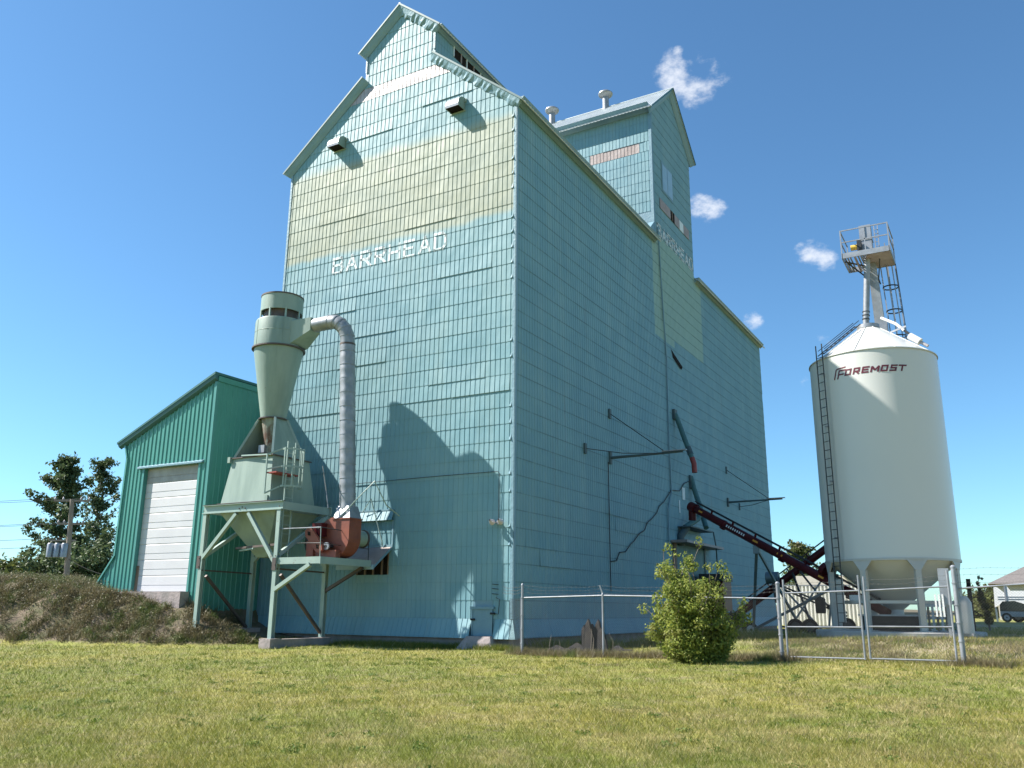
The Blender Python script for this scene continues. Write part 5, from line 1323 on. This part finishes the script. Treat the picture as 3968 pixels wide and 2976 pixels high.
for z, sd in ((1.34, 11), (1.20, 12), (1.03, 13)): barbed(f2, [(12.62, FY, z - .05), (15.6, FY + .1, z + .0)], .01, sd)

# ------------------------------------------------------------------ things behind the silo and far right
pc = thing('corrugated_shed', 'low white corrugated-metal shed standing in sun behind the augers', 'shed', (2, 46, -.4))
x0, x1, y0 = -2.6, 4.0, 46.0
MB().box((x0, y0, -.7), (x1, y0 + 6, 2.25)).build('shed_core', M['corr'], pc)
for j in range(6):
    mb = MB(); us = []
    a_, b_ = x0 + j * 1.1, x0 + (j + 1) * 1.1
    for i in range(4):
        u_ = a_ + i * (b_ - a_) / 4; us += [(u_, 0), (u_ + .03, .16), (u_ + .13, .16), (u_ + .16, 0)]
    us.append((b_, 0)); n = len(us)
    mb.add([(u_, y0 - .01 - r, -.7) for u_, r in us] + [(u_, y0 - .01 - r, 2.2) for u_, r in us], [(i, i + 1, n + i + 1, n + i) for i in range(n - 1)])
    mb.build('wall_panel', M['corr'], pc)
MB().prism([(x1, y0, -.7), (x1 + 1.1, y0, -.7), (x1, y0, 2.1)], (0, 6, 0)).build('sloped_end', M['corr'], pc)
MB().box((x0 - .1, y0 - .15, 2.2), (x1 + .1, y0 + 6, 2.3)).build('eave_cap', M['galv_dull'], pc)
pc = thing('grey_building', 'grey gabled building roof seen between silo ladder and leg', 'building', (-1, 62, 0))
MB().prism([(-4, 60, -.5), (2.6, 60, -.5), (2.6, 60, 2.5), (.2, 60, 3.5), (-4, 60, 3.5)], (0, 8, 0)).build('wall', M['stucco'], pc)
MB().hexa([(0.1, 59.6, 3.5), (3.0, 59.6, 2.4), (3.0, 68.4, 2.4), (.1, 68.4, 3.5)], [(0.1, 59.6, 3.62), (3.0, 59.6, 2.52), (3.0, 68.4, 2.52), (.1, 68.4, 3.62)]).build('roof_slope', M['roof'], pc)

t = thing('utility_tank', 'small cream rounded tank beside the right-hand silo leg', 'tank', (12.4, 6.2, -.3))
MB().tube([(12.32, 6.0, -.28), (12.32, 6.0, .62), (12.32, 6.0, .82)], [.25, .25, .14], 20).build('shell', M['silo_leg'], t, True)
MB().box((12.1, 5.8, -.36), (12.54, 6.2, -.27)).build('base', M['concrete_pale'], t)
t = thing('control_cabinet', 'pale upright control panel on a post beside the gate post', 'cabinet', (12.0, 5.5, -.3))
MB().box((11.78, 5.3, .55), (12.08, 5.4, 1.62)).build('panel', M['galv_dull'], t); MB().box((11.9, 5.4, -.4), (11.98, 5.48, 1.5)).build('post', M['galv_dull'], t)
for k_ in range(3): MB().box((11.62 + k_ * .1, 5.25, .2), (11.67 + k_ * .1, 5.3, .85)).build('conduit', M['white'], t)
t = thing('pallet_stack', 'weathered upright pallets leaning under the silo', 'pallet', (11.6, 8.0, -.3))
for k_ in range(6): MB().box((11.15 + k_ * .13, 8.0, -.3), (11.22 + k_ * .13, 8.05, .5)).build('slat', M['white'] if k_ % 2 else M['pole'], t)
MB().box((11.1, 7.98, .5), (11.9, 8.06, .66)).box((11.1, 8.06, .1), (11.9, 8.1, .2)).build('cross_board', M['white'], t)
t = thing('dark_post', 'dark timber post standing right of the silo', 'post', (12.3, 12, -.2))
MB().box((12.22, 11.9, -.4), (12.36, 12.04, 1.52)).build('post', M['blackstuff'], t)
for z, z2 in ((.85, .85), (.45, .2), (.25, .2)): MB().bar((12.3, 11.97, z), (12.62, 11.97, z2), .04).build('strut', M['blackstuff'], t)

hs_ = thing('house', 'beige house with grey hipped roof at the far right edge', 'house', (20, 78, 0))
MB().box((11.9, 75, -.5), (30, 86, 3.1)).build('wall', M['stucco'], hs_)
MB().hexa([(11.2, 74.3, 3.1), (30.7, 74.3, 3.1), (30.7, 86.7, 3.1), (11.2, 86.7, 3.1)], [(15.5, 79.5, 5.4), (26.5, 79.5, 5.4), (26.5, 81.5, 5.4), (15.5, 81.5, 5.4)]).build('hipped_roof', M['shingle'], hs_)
for x in (13.2, 15.6, 18.5): 
    wd = MB().box((x, 74.95, 1.3), (x + 1.2, 75.0, 2.5)).build('window', M['white'], hs_); MB().box((x + .08, 74.93, 1.38), (x + 1.12, 74.96, 2.42)).build('pane', M['glass'], wd)
tr_ = thing('stock_trailer', 'white gooseneck trailer parked in front of the far house', 'trailer', (13, 45, -.3))
MB().prism([(12.28, 45, .7), (12.35, 45, 2.05), (12.55, 45, 2.05), (13.0, 45, 1.65), (13.0, 45, 2.2), (13.1, 45, 2.2), (13.35, 45, 1.8), (18, 45, 1.8), (18, 45, .9), (12.7, 45, .9)], (0, 2.2, 0)).build('body', M['white'], tr_)
for z in (1.25, 1.4): MB().box((12.5, 44.97, z), (18, 45.0, z + .03)).build('trim_strip', M['galv_dull'], tr_)
MB().box((12.95, 44.95, .8), (13.05, 45.0, 2.2)).build('post', M['galv_dull'], tr_)
MB().box((12.28, 45.1, -.4), (12.40, 45.25, .75)).build('jack_leg', M['aug_blue'], tr_)
for x in (13.6, 14.5, 15.4): wheel(tr_, (x, 45.1, .15), .42, .3, (0, 1, 0), 'galv_dull')
tp = thing('dark_vehicle', 'dark low vehicle parked in the sun under the trailer side', 'vehicle', (13.6, 44, -.3))
MB().prism([(12.6, 43.2, .45), (12.62, 43.2, .85), (12.8, 43.2, 1.08), (13.5, 43.2, 1.12), (14.1, 43.2, .9), (14.8, 43.2, .8), (14.8, 43.2, .4)], (0, 1.5, 0)).build('body', M['glass'], tp)
MB().prism([(12.6, 43.2, .1), (14.8, 43.2, .1), (14.8, 43.2, .45), (12.6, 43.2, .45)], (0, 1.5, 0)).build('lower_body', M['galv_dull'], tp)
for x in (12.95, 14.4): wheel(tp, (x, 43.25, .05), .3, .2, (0, 1, 0), 'galv_dull')

# charred scrap pile and debris by the long wall
sc_ = thing('scrap_pile', 'black jagged scrap heap against the long wall behind the fence', 'scrap pile', (2.4, .5, -.9))
mb = MB()
for i, (x, z, w_) in enumerate(((1.4, -.74, 1.3), (2.0, -.66, 1.0), (2.32, -.14, .20), (2.46, .04, .26), (2.60, -.10, .3), (2.78, .03, .26), (2.95, -.2, .34), (3.3, -.70, 1.0))):
    y_ = .22 + .07 * (i % 3); l_ = rnd.uniform(-.10, .06)
    P6 = [(x - w_ / 2, y_, -1.05), (x + w_ / 2, y_, -1.05), (x + w_ / 2 + l_, y_ + .03, z * .5 - .45), (x + w_ * .22 + l_, y_ + .06, z - .10), (x + l_, y_ + .08, z), (x - w_ * .28 + l_, y_ + .05, z - .16), (x - w_ / 2 + l_ * .5, y_ + .02, z * .5 - .5)]
    MB().prism(P6, (.03, .05, 0)).build('scrap_piece', M['blackstuff'], sc_)

# ------------------------------------------------------------------ plants
LEAF_BUSH = leafmat('bush_leaves', (.085, .14, .022), (.36, .39, .085), (.22, .22, .06), 2.0, .45)
LEAF_TREE = leafmat('poplar_leaves', (.040, .075, .028), (.15, .19, .08), (.08, .11, .045), .5, .3)
LEAF_SHRUB = leafmat('shrub_leaves', (.060, .085, .020), (.140, .160, .045), (.10, .095, .04), .4, .3)
LEAF_SPR = leafmat('conifer_needles', (.018, .035, .014), (.04, .06, .022), None, 1, .1)
WEED = leafmat('dry_weeds', (.075, .068, .032), (.25, .205, .110), (.090, .130, .030), 1.1, .25)

def limb(mb, p, q_, r0, r1, seed=0, n=4, wob=.08):
    r = random.Random(seed); p, q_ = Vector(p), Vector(q_); L = (q_ - p).length
    pts = [p.lerp(q_, i / n) + Vector((r.uniform(-1, 1), r.uniform(-1, 1), r.uniform(-.4, .4))) * wob * L * (0 if i in (0, n) else 1) for i in range(n + 1)]
    mb.tube(pts, [r0 + (r1 - r0) * i / n for i in range(n + 1)], 6)
    return pts

def bush(name, label, base, hgt, rad, stems, nleaf, lsize, mat, seed, lean=(0, 0), low=.1, group=None, tips=None):
    r = random.Random(seed); base = Vector(base)
    t = thing(name, label, 'bush' if 'bush' in name or 'shrub' in name else 'tree', tuple(base), group)
    C_, R_ = [], []; mb = MB()
    for i in range(stems):
        a_ = 2 * math.pi * (i + r.random() * .6) / stems; k_ = r.uniform(.15, 1); hh = hgt * r.uniform(.62, 1.0) * (1 - .28 * k_)
        tip = base + Vector((math.cos(a_) * rad * k_ + lean[0], math.sin(a_) * rad * k_ + lean[1], hh))
        if tips and i < len(tips): tip = base + Vector(tips[i])
        pts = limb(mb, base + Vector((r.uniform(-.1, .1), r.uniform(-.1, .1), -.1)) * rad, tip, .022 * hgt / 2.5, .006 * hgt / 2.5, seed * 31 + i, 5, .07)
        for j in range(1, 6):
            f_ = j / 5
            if f_ < low: continue
            n_side = 3 if f_ < .85 else 1
            for s_ in range(n_side):
                b_ = r.uniform(0, 6.28); o_ = Vector((math.cos(b_), math.sin(b_), r.uniform(-.1, .5))) * rad * r.uniform(.12, .42) * (1.1 - .8 * f_)
                c_ = pts[j] + o_; 
                if s_ == 0 and f_ < .9: limb(mb, pts[j], c_, .008 * hgt / 2.5, .003, seed + i * 7 + j, 2, .05)
                C_.append(tuple(c_)); q = rad * r.uniform(.13, .24) * (1.15 - .5 * f_); R_.append((q, q, q * r.uniform(.8, 1.3)))
    mb.build('stems', M['bark'], t, kind='stuff')
    V, tone = leaves(C_, R_, nleaf, lsize)
    o = tri_mesh('foliage', V, tone, mat, t, 4); o['kind'] = 'stuff'
    return t
zb_ = gh(6.95, -3.2)
bush('bush', 'leafy yellow-green bush in front of chain-link fence, beside the gate', (6.95, -3.2, zb_), 2.75, 1.28, 26, 36000, .041, LEAF_BUSH, 5, low=.12,
     tips=[(.22, .0, 2.86), (-.80, .1, 2.70), (-.50, .0, 2.60), (-.18, .1, 2.50), (.62, .1, 2.25), (.85, 0, 2.0), (-1.0, 0, 1.5), (-1.3, .05, 1.25), (1.15, -.1, .9), (-.9, -.3, .8), (1.1, 0, 1.35), (-.7, 0, 2.1)])

def tree(label, base, hgt, spread, seed, nleaf, lsize, mat, group=None, sparse=1., cat='tree', name='poplar_tree', clump=.12, trunk_r=.02):
    r = random.Random(seed); base = Vector(base); t = thing(name, label, cat, tuple(base), group)
    mb = MB(); tr0 = limb(mb, base - Vector((0, 0, .5)), base + Vector((r.uniform(-.04, .04) * hgt, 0, hgt * .97)), hgt * trunk_r, hgt * .002, seed, 8, .018)
    mb.build('trunk', M['bark'], t, True)
    A_, B_, S_ = [], [], []; mb = MB()
    for i in range(60):
        f_ = .10 + .88 * (i + r.random() * .6) / 60; j = min(7, int(f_ * 8)); p = tr0[j].lerp(tr0[j + 1], f_ * 8 - j)
        L = spread * (1.05 - .85 * f_ ** 1.4) * r.uniform(.25, 1.1) * (.6 + .4 * min(1, f_ * 3.5)); a_ = i * 2.4 + r.uniform(-.4, .4)
        q_ = p + Vector((math.cos(a_) * L, math.sin(a_) * L, L * r.uniform(.35, 1.0)))
        pts = limb(mb, p, q_, hgt * .004, hgt * .001, seed * 5 + i, 4, .07)
        for k_ in range(4):
            if k_ == 0 and f_ < .8: continue
            if r.random() > sparse: continue
            A_.append(tuple(pts[k_])); B_.append(tuple(pts[k_ + 1])); S_.append(hgt * clump * r.uniform(.3, .62) * (1.15 - .6 * f_))
            for _ in range(2):       # side twigs
                c_ = pts[k_ + 1] + Vector((r.uniform(-1, 1), r.uniform(-1, 1), r.uniform(-.2, .9))) * (.32 * L / max(1, k_) + .25)
                A_.append(tuple(pts[k_ + 1])); B_.append(tuple(c_)); S_.append(hgt * clump * r.uniform(.22, .45))
    mb.build('branches', M['bark'], t, kind='stuff')
    A_, B_, S_ = np.array(A_), np.array(B_), np.array(S_)
    id_ = NP.randint(len(A_), size=nleaf); k_ = NP.rand(nleaf)[:, None] ** .8
    P = A_[id_] * (1 - k_) + B_[id_] * k_ + NP.normal(size=(nleaf, 3)) * S_[id_][:, None] * np.array([.62, .62, .5])
    nr = NP.normal(size=(nleaf, 3)) + np.array([0, 0, .4]); nr /= np.linalg.norm(nr, axis=1)[:, None]
    tt = np.cross(nr, NP.normal(size=(nleaf, 3))); tt /= np.linalg.norm(tt, axis=1)[:, None] + 1e-9; bb = np.cross(nr, tt)
    sz = lsize * (.55 + .9 * NP.rand(nleaf))[:, None]
    V = np.stack([P - tt * sz, P + bb * sz * .6, P + tt * sz, P - bb * sz * .6], 1)
    tone = np.clip(.45 + .22 * NP.normal(size=nleaf) + .5 * (NP.rand(len(A_))[id_] - .5), 0, 1)
    o = tri_mesh('crown', V, tone, mat, t, 4); o['kind'] = 'stuff'
    return t
def at_d(px, py, dist): return CAM + ray(px, py) * dist
G1 = 'poplars behind the weedy bank'
def ztree(px, dist): p = at_d(px, 1285, dist); return (p.x, p.y, gh(p.x, p.y))
def htree(px, pytop, dist): b_ = at_d(px, 1285, dist); t_ = at_d(px, pytop, dist); return t_.z - gh(b_.x, b_.y)
tree('taller ragged poplar left of the utility pole, behind the weedy bank', ztree(112, 70), htree(122, 975, 70), 2.9, 3, 12500, .12, LEAF_TREE, G1, .72, clump=.075)
tree('thinner pale-topped poplar right of the utility pole, nearest the green shed', ztree(195, 74), htree(205, 985, 74), 2.9, 8, 7500, .11, LEAF_TREE, G1, .60, clump=.07)
G2 = 'dark shrubs below the poplars'
for i, (px, top, dist, rad, n_, lab) in enumerate(((215, 1130, 66, 3.0, 6500, 'dark rounded shrub mass under the poplars beside the shed wall'), (160, 1170, 64, 2.6, 5000, 'dark shrub at the foot of the utility pole'), (105, 1165, 68, 2.4, 4500, 'dark shrub at the foot of the taller poplar'))):
    b_ = ztree(px, dist); bush('shrub', lab, b_, htree(px, top, dist), rad, 14, n_, .16, LEAF_TREE, 40 + i, group=G2)
G3 = 'sunlit shrubs along the left horizon'
for i, (px, top, dist, rad, n_, lab) in enumerate(((8, 1195, 90, 4.2, 4500, 'sunlit green shrub at the left edge of the photo'), (45, 1200, 96, 3.6, 4000, 'second sunlit shrub in from the left edge'), (78, 1222, 88, 3.0, 3500, 'low sunlit shrub just left of the poplars'), (20, 1235, 75, 2.4, 3000, 'lower near shrub in front of the left-edge shrubs'))):
    b_ = ztree(px, dist); bush('shrub', lab, b_, htree(px, top, dist), rad, 12, n_, .22, LEAF_SHRUB, 60 + i, group=G3)
b_ = at_d(1735, 1300, 125); tree('broad pale-green tree seen between the elevator and the augers', (b_.x, b_.y, 0), 9.0, 3.8, 17, 9000, .22, LEAF_SHRUB, None, 1, name='broadleaf_tree', clump=.16)
b_ = at_d(1760, 1300, 118); bush('shrub', 'dark shrub behind the white corrugated shed', (b_.x, b_.y, 0), 5.6, 3.8, 12, 5000, .2, LEAF_TREE, 91)
t = thing('young_spruce', 'spindly dark spruce right of the silo, bent near its tip', 'tree', (12.68, 12.6, -.25))
mb = MB(); pts = [(12.78, 12.6, -.3), (12.74, 12.6, .4), (12.66, 12.6, .95), (12.58, 12.6, 1.4), (12.66, 12.6, 1.68)]; mb.tube(pts, [.035, .03, .022, .012, .006], 6); mb.build('trunk', M['bark'], t)
C_ = [(12.78, 12.6, .05), (12.76, 12.6, .3), (12.72, 12.55, .55), (12.64, 12.6, .8), (12.62, 12.6, 1.0), (12.60, 12.6, 1.2), (12.56, 12.6, 1.38), (12.62, 12.6, 1.6), (12.72, 12.6, 1.55)]; R_ = [(.16, .16, .16), (.12, .12, .13), (.14, .14, .13), (.15, .15, .13), (.11, .11, .12), (.07, .07, .1), (.05, .05, .08), (.045, .045, .07), (.05, .05, .04)]
V, tone = leaves(C_, R_, 3500, .028); o = tri_mesh('needles', V, tone, LEAF_SPR, t, 4); o['kind'] = 'stuff'
G4 = 'far bushes to the right of the silo'
for i, (px, top, dist, rad, lab) in enumerate(((2118, 1262, 120, 3.0, 'far bush right of the spruce, nearer the silo'), (2140, 1252, 105, 2.4, 'far bush just left of the house corner'), (2090, 1270, 130, 2.6, 'far bush directly behind the silo right leg'))):
    b_ = at_d(px, 1320, dist); bush('shrub', lab, (b_.x, b_.y, -.2), at_d(px, top, dist).z + .2, rad, 10, 2600, .2, LEAF_SHRUB, 120 + i, group=G4)

# utility pole with transformer bank
b_ = ztree(140, 60); p_t = at_d(156, 1078, 60); ph = p_t.z
up_ = thing('utility_pole', 'leaning wooden utility pole with grey transformer bank left of the shed', 'utility pole', b_)
MB().tube([(b_[0], b_[1], b_[2] - .5), (p_t.x, p_t.y, ph)], [.17, .12], 12).build('pole', M['pole'], up_, True)
cd_ = Vector((rg.x, rg.y, 0)).normalized()
def pole_at(z): k_ = (z - b_[2]) / (ph - b_[2]); return Vector((b_[0] + (p_t.x - b_[0]) * k_, b_[1] + (p_t.y - b_[1]) * k_, z))
for z, L in ((ph - .1, 1.1), (ph - 1.5, .8)):
    c_ = pole_at(z); MB().bar(c_ - cd_ * L, c_ + cd_ * L, .10, .12).build('crossarm', M['pole'], up_)
    for k_ in (-.95, -.5, .5, .95): p = c_ + cd_ * L * k_; MB().lathe([(.05, 0), (.07, .06), (.04, .14), (.0, .2)], p + Vector((0, 0, .05)), 8).build('insulator', M['bare'], up_)
for k_ in (-.85, -.42, .0):
    c_ = pole_at(ph - 3.1) + cd_ * k_ - Vector((0, .3, 0)); MB().lathe([(0, -.42), (.19, -.42), (.20, .34), (.15, .42), (0, .44)], c_, 16).build('transformer', M['galv_dull'], up_, True)
c_ = pole_at(ph - 2.5); MB().bar(c_ - cd_ * 1.2, c_ + cd_ * .4, .08, .1).build('crossarm', M['pole'], up_)
wm = M['rubber']
wires = thing('power_line', 'thin overhead power wires sagging left from the utility pole', 'power line', tuple(p_t))
pa = pole_at(ph - .1)
for k_, dz in ((-.9, 0), (.9, .0), (-.7, -1.5), (.7, -1.5), (0, -2.4), (0, -2.9)):
    a_ = pa + cd_ * k_ + Vector((0, 0, dz + .15)); e_ = a_ + Vector((-45, -14, .6)); MB().tube([a_.lerp(e_, i / 10) + Vector((0, 0, -2.2 * (i / 10) * (1 - i / 10))) for i in range(11)], .012, 4).build('wire', wm, wires)
a_ = pole_at(ph - 3.6); e_ = Vector((-15.8, 4, 3.0)); MB().tube([a_.lerp(e_, i / 14) + Vector((0, 0, -5.4 * (i / 14) * (1 - i / 14))) for i in range(15)], .014, 5).build('service_drop', M['rubber'], wires)

# ------------------------------------------------------------------ grass, weeds
GR = grass_material()
def lawn_points(n, near, far, hw=.68):
    """random ground points in a wedge before the camera, even in the picture"""
    u_ = NP.rand(n); d = 1 / (1 / near + u_ * (1 / far - 1 / near)); s_ = (NP.rand(n) * 2 - 1) * hw
    f2 = np.array([math.sin(YAW), math.cos(YAW)]); r2 = np.array([math.cos(YAW), -math.sin(YAW)])
    P = np.array([CAM.x, CAM.y]) + d[:, None] * (f2 + r2 * s_[:, None]); return P, d
P, d = lawn_points(680000, 6.5, 45, .92)
x, y = P[:, 0], P[:, 1]
ok = ~((y > -.1) & (x > -11.1) & (x < .1) & (y < 35)) & ~((x < -11.05) & (y > -2.9)) & ~((y < FY0 + .3) & (y > FY0 - .3) & (np.abs(x - FX1) < .3)) & (np.hypot(x - SX, y - SY) > SR + .5) & (y < 25)
bankz = H(x, y)
ok &= ~((x < -8.6) & (bankz > -.72))
P, d = P[ok], d[ok]; n = len(P); x, y = P[:, 0], P[:, 1]
clump = hnoise(x, y, 1.7, 9) * .5 + hnoise(x, y, 5.1, 4) * .5
h_ = (.030 + .050 * NP.rand(n) ** 1.5) * (1 + .45 * clump) * (1 + .25 * (NP.rand(n) < .03)) * np.clip(.8 + d / 45, .8, 1.5)
behind = (y > FY + .1) & (x > 6.5)
h_ = np.where(behind, h_ * 1.35, h_)
w_ = .0060 * np.clip(d / 9, 1, 4) * (.7 + .6 * NP.rand(n))
P3 = np.stack([x, y, H(x, y) - .006], -1)
tone = np.clip(  .38 + .27 * NP.normal(size=n) + .12 * hnoise(x, y, .8, 6) + .10 * hnoise(x, y, 3.1, 2), 0, 1)
tone = np.where(behind, np.clip(tone + .12, 0, 1), tone)
V = blades(P3, h_, w_, .55 + .5 * NP.rand(n), tone)
o = tri_mesh('lawn_grass', V, tone, GR); tag(o, 'short patchy green and straw lawn grass across the foreground', 'grass', kind='stuff')

def weeds(name, label, cx_, spread_, n, h0, h1, mat, seed, lab_cat='weeds', tone0=.5, wmul=1.):
    C_ = np.array(cx_); idx = NP.randint(len(C_), size=n); sp_ = np.array(spread_ if hasattr(spread_, '__len__') else [spread_, spread_])
    xy = C_[idx] + NP.normal(size=(n, 2)) * sp_
    z = H(xy[:, 0], xy[:, 1]) - .01; hh = h0 + (h1 - h0) * NP.rand(n) ** 1.6
    tn = np.clip(tone0 + .25 * NP.normal(size=n) + .25 * (NP.rand(len(C_))[idx] - .5), 0, 1)
    V = blades(np.stack([xy[:, 0], xy[:, 1], z], -1), hh, (.012 + .012 * NP.rand(n)) * wmul, .8 * NP.rand(n) + .3, tn)
    o = tri_mesh(name, V, tn, mat); tag(o, label, lab_cat, kind='stuff'); return o
# bank: scattered weed tufts and leafy clumps
bx = NP.uniform(-34, -8.2, 5200); by = NP.uniform(-9.5, -1.2, 5200); bz = H(bx, by)
ok = (bz > -.86) & ~((bx > -16.0) & (bx < -11.3) & (by > -3.35)) & ~((bx < -11.05) & (by > -2.9) & (bx > -16.9)) & ~((bx > -10.6) & (by > -2.6))
bx, by = bx[ok][:2600], by[ok][:2600]
weeds('bank_weeds', 'brown and green weeds matted over the earth bank at left', np.stack([bx, by], -1), .10, 120000, .05, .34, WEED, 1, tone0=.45)
zz = H(bx, by); sel = NP.rand(len(bx)) < .5
V, tone = leaves(np.stack([bx[sel], by[sel], zz[sel] + .10], -1), np.stack([.17 + .16 * NP.rand(sel.sum())] * 2 + [.12 + .20 * NP.rand(sel.sum()) ** 2], -1), 95000, .030)
o = tri_mesh('bank_leaves', V, tone, WEED, None, 4); tag(o, 'low leafy weeds clumped on the earth bank beside the shed door', 'weeds', kind='stuff')
# taller growth along the foundation, the fence foot, the mound
cc = [(x_, -.35 + .15 * math.sin(x_ * 3)) for x_ in np.arange(-5.2, .4, .22)] + [(x_, -.95) for x_ in np.arange(-6.2, -2.5, .3)]
weeds('foundation_grass', 'longer green grass fringe along the concrete foundation', cc, .14, 16000, .06, .26, GR, 2, 'grass', .25, .8)
cc = [(x_, FY + .12 * math.sin(x_ * 5)) for x_ in np.arange(1.2, 13.5, .22)]
weeds('fence_weeds', 'straw-coloured weeds tangled along the fence foot', [q for q in cc if not 8.9 < q[0] < 12.4], .15, 20000, .04, .28, WEED, 3, tone0=.7, wmul=.7)
cc = [(NP.uniform(2, 14), NP.uniform(-1.2, 3.6)) for _ in range(420)]
cc = [(a_, b_) for a_, b_ in cc if a_ > 7.5]
weeds('mound_grass', 'dry grass tufts on the rise behind the gate', cc, .22, 30000, .03, .12, WEED, 4, 'grass', .75, .9)
cc = [(q_, .5 * q_ + NP.uniform(.3, 1.6)) for q_ in NP.uniform(.4, 7.6, 60)]
weeds('wall_foot_grass', 'tall shaded grass along the foot of the long wall', cc, .18, 16000, .10, .42, GR, 5, 'grass', .35, 1.1)
cc = [(3.0, -.9), (2.2, -1.2), (5.4, -1.1), (1.9, -1.5)]
st_ = thing('weed_stalks', 'tall dry weed stalks standing behind the fence', 'weeds', (3, -1.2, -.9))
for i in range(11):
    x_, y_ = rnd.uniform(1.6, 6.0), rnd.uniform(-1.7, -.9); z_ = gh(x_, y_); hh = rnd.uniform(.35, .75); MB().tube([(x_, y_, z_), (x_ + .04, y_, z_ + hh * .6), (x_ + rnd.uniform(-.1, .12), y_, z_ + hh)], [.008, .006, .004], 5).build('stalk', M['pole'], st_)
weeds('debris_straw', 'cut straw scattered in dry patches on the lawn', [(NP.uniform(8, 15), NP.uniform(-14, -5)) for _ in range(26)] + [(4.6, -4.2), (4.9, -4.0), (12.6, -12.5), (13.0, -13.4), (13.6, -12.2)], [.35, .3], 16000, .01, .035, WEED, 6, 'straw', .85, .8)

# straw litter, leafy lawn weeds and worn spots in the near lawn
sp_ = []
for cx_, cy_, n_ in ((13.2, -13.6, 26), (12.2, -12.6, 14), (10.6, -9.2, 10), (13.9, -11.2, 12), (5.1, -4.3, 14), (8.7, -11.8, 7), (4.0, -8.6, 6), (12.8, -7.8, 9)):
    sp_ += [(cx_ + NP.normal() * .55, cy_ + NP.normal() * .28) for _ in range(n_)]
weeds('cut_straw', 'pale cut straw lying in worn patches of the lawn', sp_, .12, 15000, .006, .035, WEED, 7, 'straw', 1.0, 1.1)
sp_ = np.stack([NP.uniform(-8, 16, 260), NP.uniform(-17, -3, 260)], -1)
zz_ = H(sp_[:, 0], sp_[:, 1])
V, tone = leaves(np.column_stack([sp_, zz_ + .02]), np.tile([.12, .10, .035], (260, 1)), 15000, .018)
LAWNW = leafmat('lawn_clover_leaves', (.085, .135, .022), (.15, .21, .038), None, 1, .3)
o = tri_mesh('lawn_weeds', V, tone, LAWNW, None, 4); tag(o, 'small dark green broadleaf weeds dotted through the lawn', 'weeds', kind='stuff')
